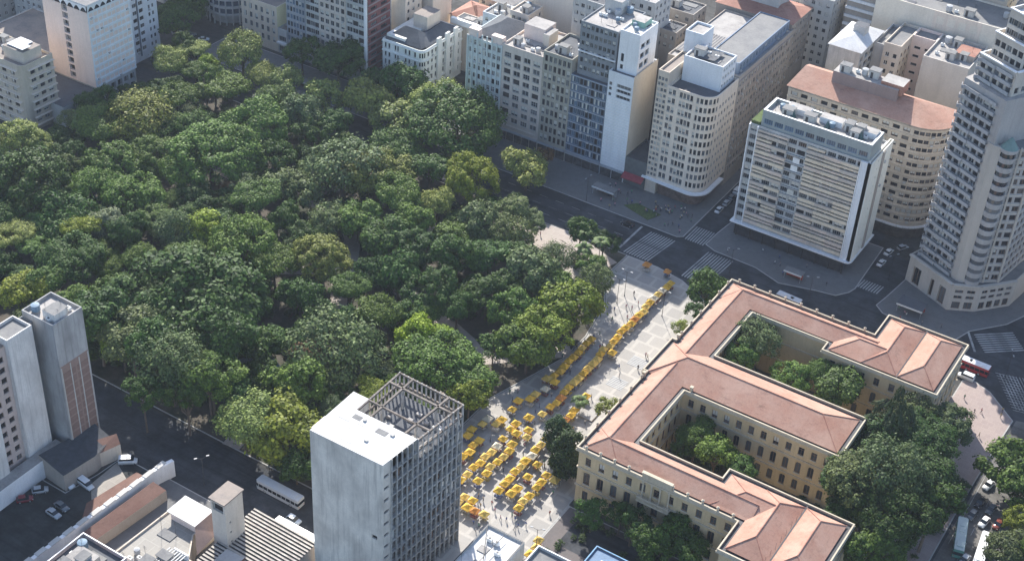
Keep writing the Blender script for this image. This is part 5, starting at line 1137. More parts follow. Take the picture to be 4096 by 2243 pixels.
TREES = "-221 95 6.5 12.3 l;-221.2 107.2 5.3 11 l;-213.5 105.3 3.8 9.3 b;-204 113 7.9 13.8 l;-192.1 108.7 5.9 11.7 l;-182.8 110.3 6.3 12.1 l;-165.1 110 5.8 11.6 l;-149.5 115.1 8.4 14.4 l;-134.1 112.2 7.7 13.6 l;-128.6 127.4 9.2 15.2 l;-113 114.1 17 23.3 d;-84.7 112.1 7.4 13.2 l;-94.3 93.4 9 14.9 y;-201.8 60.1 12.1 18.2 o;-208.1 48.5 7.4 13.3 m;-218.6 47.2 4.4 10.1 g;-219.4 26.4 8.6 14.6 l;-190.9 91.9 8 13.9 m;-202.1 78.8 6.6 12.5 m;-201.7 95.9 5.6 11.4 m;-211.1 96.3 5.1 10.9 m;-168 77.6 10.3 16.3 m;-177.5 98.8 5.5 11.3 m;-152.6 71.2 6.7 12.5 d;-162.2 94.8 6.2 12 g;-152.1 87.6 6.3 12.1 d;-150.5 98 4.5 10.3 d;-166.1 54.9 13.8 20 m;-181.2 45.9 9.7 15.7 m;-186.3 33.8 8.4 14.4 m;-196.5 11.3 13.6 19.8 d;-179.2 4.4 10.4 16.4 d;-172.4 26.5 9.3 15.3 m;-190.3 -4.6 6.8 12.6 d;-192.6 59.4 6.7 12.5 d;-186.6 66 6.1 11.9 m;-152.7 48.7 3.3 8.6 r;-138.6 45.4 6.7 12.5 m;-148.6 51.4 5.2 11 g;-135.4 58.2 8.2 14.1 g;-128.4 73 11.9 18 g;-119.7 78.8 13.1 19.3 o;-106.5 72.4 6.8 12.7 m;-166.4 10.5 5.1 10.8 p;-170.2 3.3 5.8 11.6 y;-182.4 -11 5.8 11.6 l;-160.6 -8.8 9.1 15.1 d;-175 -9.6 4.3 10 m;-142.6 26.9 5.5 11.3 b;-149.7 18.6 6.2 12 g;-148.1 4.8 4.9 10.9 m;-157.6 10.5 5.4 11.2 d;-125 24.4 10.7 16.7 m;-113.6 23 6.3 12.1 m;-136.8 12.2 5.4 11.1 m;-104.5 33.2 9 14.9 o;-118.4 40.3 4.5 10.3 d;-116.9 52.5 6.2 12.1 g;-97.1 52.7 6.6 12.4 d;-94.7 64.3 5.5 11.3 m;-96 78.6 5.1 10.9 l;-84.7 54.4 6.5 12.3 d;-82.7 66.8 5.4 11.2 m;-79.5 78 6.2 12 g;-75 88.7 5.6 11.4 g;-68.5 78.5 5.9 11.7 g;-73.5 56.5 6.4 12.3 d;-67.1 62.5 6.5 12.3 d;-61.3 48.6 6.5 12.3 d;-70.9 39.9 7.4 13.2 d;-83.2 40.7 6.3 12.2 d;-89.8 36.4 5.2 11 d;-89.1 26.3 5.1 10.9 m;-53.1 65.1 7.3 13.2 g;-53.2 78.6 5.4 11.1 g;-53 92.1 4.5 10.4 d;-36.5 73.1 4.8 10.7 g;-35 56.9 8.2 14.1 y;-46.7 46.4 7.3 13.1 m;-34.7 41.6 8 13.9 y;-35.6 34.1 6.6 12.4 m;-44.2 30.8 3.4 8.8 d;-116.8 -5.8 17 23.4 d;-96.1 -16.9 8.4 20 d;-97.7 -22 6.3 17 d;-142.5 -10.1 5.7 11.5 m;-160.8 -26.2 6 11.8 y;-137.8 -22.2 5.1 10.9 y;-121.6 -28.2 4.5 10.3 b;-101.9 -30.6 9.3 19 g;-90.3 -29.3 6.7 18 m;-91 -36.7 5.1 15 d;-100.4 -42.1 4.7 15 d;-83 -28.2 4.5 14 d;-97.7 16 6.2 12 d;-87.6 10.3 5.7 11.4 d;-74.5 2.4 11.1 17.1 g;-81.3 -1.6 4.4 10.2 r;-51.5 15.1 11.3 17.4 m;-62.1 20.9 5.6 11.4 b;-59.1 28.2 3.7 9.2 b;-75.7 22.2 6.1 11.9 m;-58.6 -3.1 4.5 10.3 y;-74.8 -15.1 7.4 13.3 m;-40.1 15 5.4 11.2 m;-38 10 4.5 10.3 y;-75.4 -33.4 7.6 13.5 l;-67.2 -29.6 8.4 14.3 y;16.2 67 6 16 g;14.3 59.9 4.3 15 m;28.9 60.3 5.5 16 m;40.7 64.5 5.5 15 m;34.3 66.4 3.8 14 m;17.7 28.4 4.6 12 m;24.8 24.9 5.4 13 m;31.4 24.9 4.5 12 d;15.9 25.5 3 10 d;58.1 53.5 8.2 27 t;60.9 47.1 9.1 20 d;61.3 28.8 9.7 23 g;66.2 57.6 8.6 20 d;70.4 23.2 9.1 22 d;54.7 29.1 5.3 17 d;69.2 14.7 6.2 18 m;70.2 40.3 8.9 21 d;69.6 68.5 4.8 15 g;60.2 66.4 5.3 16 g;59.7 22.2 4.8 16 d;65.2 32.1 7.7 25 g;75.9 33.2 6.8 18 d;-5.6 5.7 3.9 12.6 c;-12 11.8 3.2 10.3 c;-7.4 28.9 2.9 8 l;8.5 -7 3.6 9.1 d;18.4 -5.6 4.7 10.6 d;27.9 -3.7 4.9 10.8 d;33.8 7.4 4.2 9.9 m;33.3 -2.1 3.9 9.5 d;25.7 -9.2 4.1 9.7 d;14.5 -4 3.2 8.5 d;86.2 67.6 6.5 12.4 m;90.4 60.5 5 11 m;93.6 48.8 3.9 9.4 y;95 37.2 5 10.9 g;-8.6 88.4 5.3 11 d;-7 80.5 3.4 8.8 d;-7.3 69.4 2.4 7.4 l;-175.7 131.2 8.3 14.2 d;-190.2 129 6.4 12.2 d;-147.2 131.4 8.1 14 d;-243 120.5 7.6 13.5 d;-234.2 106.9 5 10.8 d;-249.9 132.1 7.8 13.7 d;-222.1 61.2 6.1 11.9 d;-42.2 79.5 3.5 8.9 m;-157.9 128.4 5.6 11.4 d;-86.8 126.7 2.9 8 r;-63.6 70.9 4.7 10.5 d;-115.9 17.1 4.6 10.4 d;-126.1 12 4.6 10.4 d;-158.8 -19.5 4.6 10.5 m;-200.8 4 6.3 12.1 d;-184.5 22 6.3 12.1 m;-161.8 62.8 6.4 12.3 m;-168.8 45 7 12.8 m;-141.7 32.9 4.8 10.7 d;-126.8 44.1 4.8 10.7 d;-109.7 56.7 6 11.8 m;-123 94.9 7.7 13.6 m;-108.3 91.7 6.3 12.1 d;-82.2 88.7 4.9 10.8 d;-68.1 89.3 4.1 9.7 g;-46.2 67.1 4.1 9.7 m;-56.6 53.7 4.9 10.9 d;-61.4 38.8 5.1 10.8 d;-82.7 14.5 4.4 10.1 d;-72.3 11.5 4.3 10 d;-93.7 -2.2 4.3 10 d;-87.6 -14.1 4.2 9.9 d;-107.4 4 6.6 12.5 d;-118.6 -21 5.4 11.2 d;-94.6 -7.6 5.3 11.1 d;-148.2 -20.8 4.5 10.4 m;-71.6 26.6 5.5 11.2 d"
def region(x, y):
    if x > 90: return 'beside the right side road'
    if 9 < x < 53 and 48 < y < 74: return 'in the upper school courtyard'
    if 9 < x < 43 and 8 < y < 34: return 'in the lower school courtyard'
    if x > 38 and -30 < y < 75: return 'in the garden right of the school'
    if x > -4 and y < 4: return 'in the shade before the school front'
    if x > -14: return 'beside the school and the plaza'
    if y > 117: return 'on the shaded avenue pavement'
    if y > 84: return 'along the far edge of the park'
    if x > -62: return 'on the plaza side of the park'
    if y < -4: return 'along the near edge of the park'
    if x < -150: return 'in the left part of the park'
    if y > 45: return 'in the far middle of the park'
    return 'in the near middle of the park'
rng = random.Random(99); made = []
TL = TREES.split(';'); QT = [tuple(float(v) for v in t.split()[:3]) for t in TL]
OPEN = [(-66, 96, 13), (-47, 84, 7), (-54, 36, 10), (-48, 27, 8), (-106, 47, 7), (-90, 24, 7), (-128, 66, 7), (-92, -10, 8), (-140, 64, 5)]      # sunny clearings the photograph shows
fr = random.Random(2024)
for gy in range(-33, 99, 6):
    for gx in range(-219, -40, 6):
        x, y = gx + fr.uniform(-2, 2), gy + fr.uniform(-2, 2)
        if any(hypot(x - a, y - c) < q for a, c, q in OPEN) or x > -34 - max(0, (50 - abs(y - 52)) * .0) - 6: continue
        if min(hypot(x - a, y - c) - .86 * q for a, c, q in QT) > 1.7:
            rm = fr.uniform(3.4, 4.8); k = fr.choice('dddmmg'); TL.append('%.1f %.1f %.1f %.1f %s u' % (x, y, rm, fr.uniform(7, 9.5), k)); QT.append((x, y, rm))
for x in (-128, -118, -108.5, -99, -90): TL.append('%.1f %.1f %.1f %.1f %s' % (x, -29.5 + fr.uniform(-1.5, 1.5), fr.uniform(6, 7.6), fr.uniform(16, 20), fr.choice('dmg')))
for x, y in ((102, 40), (110, 52), (101, 64), (113, 70), (104, 82), (116, 88), (108, 100), (120, 104), (99, 94), (124, 60), (122, 40), (130, 78), (100, 52), (112, 30)): TL.append('%.1f %.1f %.1f %.1f %s' % (x + fr.uniform(-2, 2), y + fr.uniform(-2, 2), fr.uniform(4.5, 7), fr.uniform(11, 15), fr.choice('dmmg')))
for t in TL:
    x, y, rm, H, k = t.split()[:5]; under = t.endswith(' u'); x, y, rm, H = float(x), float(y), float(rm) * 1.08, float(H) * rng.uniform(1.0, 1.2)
    # keep trunks out of walls
    if y > 134.5 and x > -205: y = 131.5
    if -1.2 < x < 10.6 and -1 < y < 84: x = -4.5
    if 0 < x < 42 and -3.5 < y < 1: y = -5
    if x < -228 and 40 < y < 114: x = -225
    cls = 'C' if k == 'c' else 'K' if k == 't' else 'P' if (k in 'go' and rng.random() < .55) else 'L' if rm > 9.2 else ('F' if rng.random() < .35 and k in 'lmoy' else 'M') if rm > 4.0 else 'S'
    me = rng.choice(CROWN[cls]); az = .7
    e = thing('tree', '', 'tree', (x, y, .1), rng.uniform(0, 6.28))
    zc = H - .72 * rm if k not in 'ct' else H * .55
    if cls == 'F': zc = H - .5 * rm
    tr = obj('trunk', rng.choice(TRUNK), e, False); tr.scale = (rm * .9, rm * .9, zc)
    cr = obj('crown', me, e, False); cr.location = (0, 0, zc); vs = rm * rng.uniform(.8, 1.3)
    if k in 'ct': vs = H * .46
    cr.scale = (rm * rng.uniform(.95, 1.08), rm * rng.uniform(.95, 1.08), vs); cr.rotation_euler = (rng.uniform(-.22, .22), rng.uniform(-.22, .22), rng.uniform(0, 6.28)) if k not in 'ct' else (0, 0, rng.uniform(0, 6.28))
    c = TCOL[k]; j = rng.uniform(.84, 1.18) * (.72 if x > 38 else 1.0) * (.8 if under else 1.0); hsh = rng.uniform(.92, 1.1); cr.color = (c[0] * j * hsh, c[1] * j, c[2] * j / hsh, 1)  # fill trees get a darker leaf colour, painting shade between the crowns
    size = 'small' if rm < 5.2 else 'medium' if rm < 8.6 else 'large'
    made.append((e, '%s %s tree %s' % (size, TNAME[k], region(x, y)), project((x, y, zc))[0]))
def ordinal_labels(made, group=None):
    by = {}
    for e, lab, px in made: by.setdefault(lab, []).append((px, e))
    for lab, L in by.items():
        L.sort(key=lambda q: q[0])
        for i, (px, e) in enumerate(L):
            if len(L) == 1: e['label'] = lab
            elif i == 0: e['label'] = lab + ', leftmost'
            elif i == len(L) - 1: e['label'] = lab + ', rightmost'
            else: e['label'] = lab + ', %s from left' % (ORD[i] if i < len(ORD) else str(i + 1) + 'th')
            if group: e['group'] = group
ordinal_labels(FARB, 'far city blocks')
ordinal_labels(made, 'trees of the park and streets')
# palms
FR = MB()
for sgn in (1, -1):
    pass
def frond_mesh():
    b = MB(); n = 9; prev = None; pts = []
    for i in range(n + 1):
        t = i / n; pts.append((t * 3.2 * (1 - .18 * t), 0, .9 * sin(t * 2.2) - 1.5 * t * t))
    for i in range(n):
        a, c = pts[i], pts[i + 1]; b.tube(a, c, .05 * (1 - i / n) + .015, .05 * (1 - (i + 1) / n) + .012, 4, 1)
        w = .75 * sin(pi * (i + .7) / (n + .8)) + .1
        for s in (1, -1):
            b.poly([(a[0], 0, a[2]), (c[0], 0, c[2]), (c[0] + .28, s * w, c[2] - .28), (a[0] + .24, s * w * .95, a[2] - .26)], 0)
    return b.mesh('frond', [LEAF, BARK])
FROND = frond_mesh()
b = MB()
for k in range(8): b.tube((.06 * sin(k * .3), 0, k / 8), (.06 * sin(k * .3 + .3), 0, (k + 1) / 8), .022 - .001 * k, .021 - .001 * k, 8)
PTRUNK = b.mesh('trunk', [plain('palm_bark', (.26, .23, .19), .9, .2, 3)])
pal = []
for (x, y, h, s) in ((-214.5, 47, 11, 1.2), (-193.8, 38.6, 10, 1.3), (-50.6, 90.5, 9.5, 1.0), (-139, 76.9, 9, 1.1), (-179.2, -7.8, 8, .9), (-47, 84, 9, 1), (-43.5, 88, 10, .95), (-199, 88.8, 9, 1.0), (-15.9, 29.5, 3.4, .8), (-6, 57, 3.5, .8)):
    e = thing('palm_tree', '', 'palm', (x, y, .12), rng.uniform(0, 6)); tr = obj('trunk', PTRUNK, e, False); tr.scale = (h * .75, h * .75, h)
    for k in range(15):
        f = obj('frond', FROND, e, False); f.location = (.06 * h * sin(2.4) * .75, 0, h - .1); f.rotation_euler = (0, rng.uniform(-.75, .45), 2 * pi * k / 15 + rng.uniform(-.2, .2)); sc = s * rng.uniform(.85, 1.15); f.scale = (sc, sc, sc); f.color = (.10, .15, .055, 1)
    pal.append((e, ('short feathery palm on the pale plaza' if x > -20 else 'slender palm with feathery fronds above the park trees'), project((x, y, h))[0]))
ordinal_labels(pal, 'palms')
# low shrubs in the park and gardens: uncountable mass
def shrub_points():
    R = np.random.RandomState(7); P = []
    for (x0, y0, x1, y1, n) in ((-220, -32, -42, 98, 520), (11.5, 11, 41, 33, 40), (11.5, 51, 41, 73, 40), (44, 15, 78, 68, 110), (2, -20, 40, -3, 34), (95, 25, 125, 115, 70)):
        for i in range(n): P.append((R.uniform(x0, x1), R.uniform(y0, y1), R.uniform(.8, 2.0)))
    return P
SB = crown_mesh(61, 16, 26, .13, .8, rc=(.3, .45))
co = np.empty(len(SB.vertices) * 3, dtype=np.float32); SB.vertices.foreach_get('co', co); co = co.reshape(-1, 3)
PS = shrub_points(); allv = []
for (x, y, s) in PS:
    a = rng.uniform(0, 6.28); Rm = np.array([[cos(a), -sin(a), 0], [sin(a), cos(a), 0], [0, 0, 1]])
    allv.append(co @ Rm.T * s + np.array([x, y, s * .55]))
allv = np.vstack(allv).astype(np.float32); nq = len(allv) // 4
me = bpy.data.meshes.new('shrubbery'); me.vertices.add(len(allv)); me.vertices.foreach_set('co', allv.reshape(-1)); me.loops.add(nq * 4); me.loops.foreach_set('vertex_index', np.arange(nq * 4, dtype=np.int32)); me.polygons.add(nq); me.polygons.foreach_set('loop_start', np.arange(0, nq * 4, 4, dtype=np.int32)); me.polygons.foreach_set('loop_total', np.full(nq, 4, dtype=np.int32)); me.materials.append(LEAF); me.update(calc_edges=True)
o = obj('shrubbery', me); o['kind'] = 'stuff'; o.color = (.055, .085, .035, 1); tag(o, 'low dark shrubs and undergrowth beneath the park trees', 'shrubs')

# ------------------------------------------------------------------ market stalls
def colmat(name, rough=.7, var=.1):
    if name in MATS: return MATS[name]
    m, nt, b = newmat(name); oi = nt.nodes.new('ShaderNodeObjectInfo')
    n = noise(nt, 1.2, 4, coords(nt))
    c = mixcol(nt, ramp(nt, n, .35, .7, 0, 1), oi.outputs['Color'], mixcol(nt, 1.0, oi.outputs['Color'], (1 - var * 2, 1 - var * 2, 1 - var * 2), 'MULTIPLY'))
    nt.links.new(c, b.inputs['Base Color']); b.inputs['Roughness'].default_value = rough
    MATS[name] = m; return m
CANVAS = colmat('canopy_canvas', .8, .12); PAINTED = colmat('car_paint', .25, .03); CLOTH = colmat('cloth', .85, .1)
b = MB(); h = 1.1; zt = 2.95; ze = 2.3
top = [(-.22, -.22, zt), (.22, -.22, zt), (.22, .22, zt), (-.22, .22, zt)]; ev = [(-h, -h, ze), (h, -h, ze), (h, h, ze), (-h, h, ze)]
for i in range(4):
    j = (i + 1) % 4; mid = tuple((ev[i][k] + ev[j][k] + top[i][k] + top[j][k]) / 4 - (.06 if k == 2 else 0) for k in range(3))
    b.poly([ev[i], ev[j], mid]); b.poly([ev[j], top[j], mid]); b.poly([top[j], top[i], mid]); b.poly([top[i], ev[i], mid])
    b.poly([(ev[i][0], ev[i][1], ze - .28), (ev[j][0], ev[j][1], ze - .28), ev[j], ev[i]])
CANOPY = b.mesh('canopy', [CANVAS])
b = MB(); c = .34; b.poly([(-c, -c, 3.0), (c, -c, 3.0), (0, 0, 3.22)]); b.poly([(c, -c, 3.0), (c, c, 3.0), (0, 0, 3.22)]); b.poly([(c, c, 3.0), (-c, c, 3.0), (0, 0, 3.22)]); b.poly([(-c, c, 3.0), (-c, -c, 3.0), (0, 0, 3.22)]); VENT = b.mesh('vent_cap', [CANVAS])
b = MB(); b.tube((0, 0, 0), (0, 0, 2.35), .035, .035, 5); SPOST = b.mesh('post', [STEEL])
b = MB(); b.box(-.95, -.7, .78, .95, .5, .86, 0); b.box(-.95, -.72, .25, .95, -.7, .86, 0); b.box(.93, -.7, .25, .95, .5, .86, 0); TABLE = b.mesh('counter', [CLOTH])
b = MB(); R_ = random.Random(4)
for k in range(16):
    x, y = R_.uniform(-.9, .75), R_.uniform(-.65, .3); b.box(x, y, .865, x + R_.uniform(.1, .3), y + R_.uniform(.1, .25), .865 + R_.uniform(.05, .35), k % 3)
GOODS = b.mesh('goods', [CLOTH, plain('goods_brown', (.22, .13, .08)), plain('goods_pale', (.5, .46, .4))])
STALLS = "A -21.7 92.4;A -22.0 90.0;A -22.0 87.5;A -22.1 85.1;A -22.2 82.6;A -22.2 80.2;A -22.1 77.7;A -21.9 75.3;A -21.8 72.9;A -21.8 70.4;A -21.8 68.0;A -22.0 65.6;A -22.2 63.1;A -22.0 60.7;A -21.9 58.3;A -21.6 55.8;A -19.8 53.4;B -27.6 55.4;B -27.8 53.0;B -27.5 50.5;B -27.5 48.1;B -27.2 45.6;B -27.4 43.2;B -27.2 40.7;B -27.2 38.3;B -27.6 35.8;B -28.5 33.4;B -26.0 33.4;B -26.7 29.4;B -27.3 26.1;B -27.8 23.6;B -29.9 21.1;C -22.3 53.4;C -21.9 50.9;C -21.7 48.5;C -21.5 46.1;C -21.8 43.6;C -21.8 41.2;C -21.5 38.7;C -21.5 36.3;C -21.9 33.8;C -21.6 31.4;C -21.4 28.9;C -21.4 26.5;C -21.7 24.0;C -16.5 33.4;C -16.0 26.7;C -15.7 19.3;C -24.0 17.1;D -25.3 13.1;D -25.6 10.7;D -21.6 13.1;D -20.6 10.6;D -23.1 10.1;D -25.1 6.5;D -22.0 5.9;D -24.7 3.2;D -24.7 0.7;D -25.1 -1.7;D -25.0 -4.2;D -25.0 -6.7;D -21.8 -4.1;D -21.6 -10.0;D -21.4 -18.9;D -18.8 -16.4;D -33.5 5.0;D -32.5 8.2;D -32.3 10.6;D -33.0 2.3;E -16.0 13.3;E -16.0 10.3;E -15.9 7.8;E -15.9 5.4;E -16.0 2.9;E -16.0 0.5;E -15.9 -2.0;E -16.0 -4.6;E -15.8 -9.9;F -8.9 1.5;F -6.4 1.2;F -8.9 -1.2;F -8.7 -3.7;F -8.8 -7.1;G -21.3 -16.4;G -18.9 -19.0;G -16.5 -18.9;G -14.0 -18.6;H 1.0 -18.2;H 1.6 -20.6;H 1.5 -23.1;K -15.7 24.3;K -15.8 21.8"
ROWT = {'A': 'in the row reaching the avenue', 'B': 'in the row beside the park', 'C': 'in the middle row of the plaza', 'D': 'behind the grey tower', 'E': 'in the rows before the school', 'F': 'in the short row closest to the school', 'G': 'at the foot of the grey tower', 'H': 'at the bottom edge of the plaza', 'K': 'standing apart near the school wall', 'N': 'in the shade beside the avenue'}
rng = random.Random(31); made = []
LST = [t.split() for t in STALLS.split(';')] + [('N', '-32.2', '96.6'), ('N', '-25.2', '97')]
fr = random.Random(6)
for (xr, y0, y1, rw) in ((-33.2, -18, 16, 'D'), (-29.4, -20, 18, 'D'), (-25.1, -22, 16, 'D'), (-21.7, -14, 16, 'D'), (-16, -12, 20, 'E'), (-12.6, -9, 6, 'E'), (-8.8, -12, 4, 'F'), (-27.5, 18, 40, 'B'), (-21.6, 18, 40, 'C')):
    y = y0
    while y < y1:
        if fr.random() < .72 and all(abs(xr - float(a[1])) > 2.4 or abs(y - float(a[2])) > 2.4 for a in LST): LST.append((rw, '%.1f' % (xr + fr.uniform(-.3, .3)), '%.1f' % y))
        y += 2.5
for (row, x, y) in LST:
    x, y = float(x), float(y); e = thing('market_stall', '', 'stall', (x, y, .13), rng.uniform(-.06, .06) + (0 if rng.random() < .7 else pi))
    u = rng.random(); yel = (.68, .42, .045) if u < .6 else (.68, .47, .11) if u < .86 else (.60, .54, .40) if u < .95 else (.55, .22, .04)
    nm = 'yellow' if u < .6 else 'pale yellow' if u < .86 else 'cream' if u < .95 else 'orange'
    if row == 'N': yel = (.60, .25, .05); nm = 'orange'
    j = rng.uniform(.85, 1.1); yel = tuple(v * j for v in yel); e.location.x += rng.uniform(-.22, .22); sc_ = rng.uniform(.88, 1.04); e.scale = (sc_, sc_, rng.uniform(.92, 1.06))
    o = obj('canopy', CANOPY, e, False); o.color = (*yel, 1); o = obj('vent_cap', VENT, o, False); o.color = (*yel, 1)
    for sx in (-1.08, 1.08):
        for sy in (-1.08, 1.08): o = obj('post', SPOST, e, False); o.location = (sx, sy, 0)
    o = obj('counter', TABLE, e, False); o.color = (*rng.choice([(.5, .47, .42), (.25, .10, .09), (.12, .14, .25), (.42, .32, .10), (.6, .58, .55)]), 1)
    o = obj('goods', GOODS, e, False); o.color = (*rng.choice([(.35, .1, .08), (.5, .5, .5), (.1, .2, .3), (.45, .35, .15)]), 1)
    made.append((e, '%s canopied market stall %s' % (nm, ROWT[row]), -project((x, y, 2))[1]))
by = {}
for e, lab, k in made: by.setdefault(lab, []).append((k, e))
for lab, L in by.items():
    L.sort(key=lambda q: -q[0])
    for i, (k, e) in enumerate(L):
        e['label'] = lab if len(L) == 1 else lab + (', farthest away' if i == 0 else ', nearest' if i == len(L) - 1 else ', %s from far end' % (ORD[i] if i < len(ORD) else str(i + 1) + 'th')); e['group'] = 'market stalls on the plaza'
# ------------------------------------------------------------------ vehicles
TYRE = plain('tyre', (.02, .02, .02), .9); LAMPW = plain('headlamp', (.7, .7, .66), .2); LAMPR = plain('tail_lamp', (.35, .02, .02), .3); CGL = plain('car_glass', (.02, .025, .03), .08, .1, spec=.6)
def loft(secs, m=0):
    b = MB(); rings = []
    for (x, hw, z0, z1) in secs:
        k = len(b.v); q = hw * .86; b.v += [(x, -hw, z0), (x, -hw, z0 + (z1 - z0) * .7), (x, -q, z1), (x, q, z1), (x, hw, z0 + (z1 - z0) * .7), (x, hw, z0)]; rings.append(k)
    for a, c in zip(rings, rings[1:]):
        for i in range(5): b.f.append((a + i, c + i, c + i + 1, a + i + 1)); b.m.append(m)
        b.f.append((a + 5, c + 5, c, a)); b.m.append(m)
    b.f.append(tuple(rings[0] + i for i in range(6))); b.m.append(m); b.f.append(tuple(rings[-1] + i for i in reversed(range(6)))); b.m.append(m)
    return b
CARB = {'sedan': loft([(-2.15, .7, .38, .72), (-2.0, .82, .28, .9), (-1.3, .87, .22, .96), (1.0, .87, .22, .93), (1.85, .83, .25, .80), (2.12, .66, .36, .62)]).mesh('body', [PAINTED], True),
        'hatch': loft([(-1.9, .72, .38, .9), (-1.8, .82, .28, 1.0), (-1.0, .86, .22, 1.0), (.9, .86, .22, .96), (1.65, .82, .25, .85), (1.92, .66, .36, .66)]).mesh('body', [PAINTED], True),
        'van': loft([(-2.3, .8, .35, 1.3), (-2.2, .9, .28, 1.5), (1.0, .9, .25, 1.4), (1.5, .88, .25, 1.0), (2.3, .78, .35, .8)]).mesh('body', [PAINTED], True)}
def cabin(x0, x1, t0, t1, zb, zt, hb, ht):
    b = MB(); B_ = [(x0, -hb, zb), (x1, -hb, zb), (x1, hb, zb), (x0, hb, zb)]; T_ = [(t0, -ht, zt), (t1, -ht, zt), (t1, ht, zt), (t0, ht, zt)]
    for i in range(4): j = (i + 1) % 4; b.poly([B_[i], B_[j], T_[j], T_[i]], 0)
    return b.mesh('side_glass', [CGL]), T_
def roofpan(T_):
    b = MB(); x0, x1 = T_[0][0], T_[1][0]; h = T_[2][1]; z = T_[0][2]
    b.prism([(x0 - .04, -h), (x0 + .15, -h - .02), (x1 - .15, -h - .02), (x1 + .04, -h), (x1 + .04, h), (x1 - .15, h + .02), (x0 + .15, h + .02), (x0 - .04, h)], z - .01, z + .05)
    return b.mesh('roof', [PAINTED])
CAB = {'sedan': cabin(-1.5, 1.0, -1.0, .25, .93, 1.42, .8, .62), 'hatch': cabin(-1.75, .95, -1.35, .2, .96, 1.5, .8, .63), 'van': cabin(-2.15, 1.5, -2.05, .8, 1.38, 1.95, .86, .76)}
RP_ = {k: roofpan(v[1]) for k, v in CAB.items()}
b = MB(); b.cyl(0, 0, -.1, .1, .32, n=14, m=0); b.poly([(.32 * cos(a * pi / 7), -.32 * sin(a * pi / 7), -.1) for a in range(14)], 0); WHEEL = b.mesh('wheel', [TYRE]); b = MB(); b.cyl(0, 0, .1, .118, .2, .17, n=10); RIM = b.mesh('rim', [STEEL])
b = MB(); b.box(-.05, -.16, -.07, .05, .16, .07); LMP = {'headlight': b.mesh('headlight', [LAMPW]), 'tail_light': b.mesh('tail_light', [LAMPR])}
CARSRC = {}
def car(kind, x, y, deg, colr, label, z=.01):
    if kind not in CARSRC:
        e = thing('car', '', 'car'); o = obj('body', CARB[kind], e, False); o = obj('side_glass', CAB[kind][0], e, False); o = obj('roof', RP_[kind], e, False)
        L = {'sedan': 2.05, 'hatch': 1.85, 'van': 2.22}[kind]; wb = L * .62
        for sx in (-wb, wb):
            for sy in (-.78, .78): o = obj('wheel', WHEEL, e, False); o.location = (sx, sy, .32); o.rotation_euler = (-pi / 2 if sy > 0 else pi / 2, 0, 0); obj('rim', RIM, o, False)
        for sy in (-.56, .56):
            o = obj('headlight', LMP['headlight'], e, False); o.location = (L - .02, sy, .64); o = obj('tail_light', LMP['tail_light'], e, False); o.location = (-L + .0, sy, .78)
        CARSRC[kind] = e
    else: e = copy_tree(CARSRC[kind])
    e.name = 'car'
    e.location = (x, y, z); e.rotation_euler = (0, 0, radians(deg)); e['label'] = label; e['category'] = 'van' if kind == 'van' else 'car'; e['group'] = 'cars in the streets'
    for ch in e.children:
        if ch.data.materials and ch.data.materials[0] == PAINTED: ch.color = (*colr, 1)
    return e
BUSSRC = {}
def bus(x, y, deg, body, roofc, label, L=12.0, name='bus'):
    e = thing(name, label, name, (x, y, .01), radians(deg), 'buses in the streets'); h = L / 2
    b = MB(); pr = [(-h, -1.15), (-h + .2, -1.25), (h - .35, -1.25), (h, -1.0), (h, 1.0), (h - .35, 1.25), (-h + .2, 1.25), (-h, 1.15)]; b.prism(pr, .35, 1.25); b.prism(inset(pr, .04), 1.25, 2.25, 1); b.prism(pr, 2.25, 2.95, 0)
    o = obj('body', b.mesh('body', [PAINTED, CGL]), e, False); o.color = (*body, 1)
    b = MB(); b.prism(inset(pr, .08), 2.95, 3.08); b.box(-h + 1.2, -.7, 3.08, -h + 3, .7, 3.3); b.box(.5, -.5, 3.08, 1.6, .5, 3.16); b.box(h - 3.4, -.5, 3.08, h - 2.4, .5, 3.16)
    o = obj('roof', b.mesh('roof', [PAINTED]), e, False); o.color = (*roofc, 1)
    b = MB()
    for k in range(int(L / 1.4)):
        for s in (-1, 1): b.box(-h + .9 + k * 1.4, s * 1.235 - .02, 1.25, -h + 1.02 + k * 1.4, s * 1.235 + .02, 2.25)
    o = obj('window_pillars', b.mesh('window_pillars', [PAINTED]), e, False); o.color = (*body, 1)
    for sx in (-h + 2.4, h - 2.6):
        for sy in (-1.12, 1.12): o = obj('wheel', WHEEL, e, False); o.location = (sx, sy, .48); o.scale = (1.5, 1.5, 1.3); o.rotation_euler = (-pi / 2 if sy > 0 else pi / 2, 0, 0); obj('rim', RIM, o, False)
    for sy in (-.85, .85):
        o = obj('headlight', LMP['headlight'], e, False); o.location = (h, sy, .8); o = obj('tail_light', LMP['tail_light'], e, False); o.location = (-h, sy, .9)
    return e
Wc, Kc, Sc, Rc, Gc, Bc = (.72, .73, .73), (.025, .025, .03), (.42, .44, .46), (.30, .03, .035), (.16, .17, .18), (.08, .13, .25)
bus(-58.6, -40.4, 180, (.55, .56, .56), (.50, .53, .56), 'city bus with silver grey roof under the lower left trees', 13.0)
bus(-46.6, -48.8, 0, (.62, .62, .62), (.74, .75, .76), 'white roofed city bus beside the striped roof hall', 12.4)
bus(82.9, 42, 103, (.10, .24, .20), (.40, .48, .46), 'city bus with pale green roof at the bottom right', 11.8)
bus(88.7, 40.4, 96, (.62, .63, .62), (.80, .80, .78), 'bright white roofed bus beside the trees at bottom right', 12.0)
bus(64.6, 109, 178, (.40, .04, .045), (.80, .80, .80), 'red bus with white roof behind the right end of the school', 8.5)
bus(9.8, 106.2, -3, (.16, .15, .15), (.66, .66, .66), 'grey roofed bus half hidden behind the far school roof', 7.6)
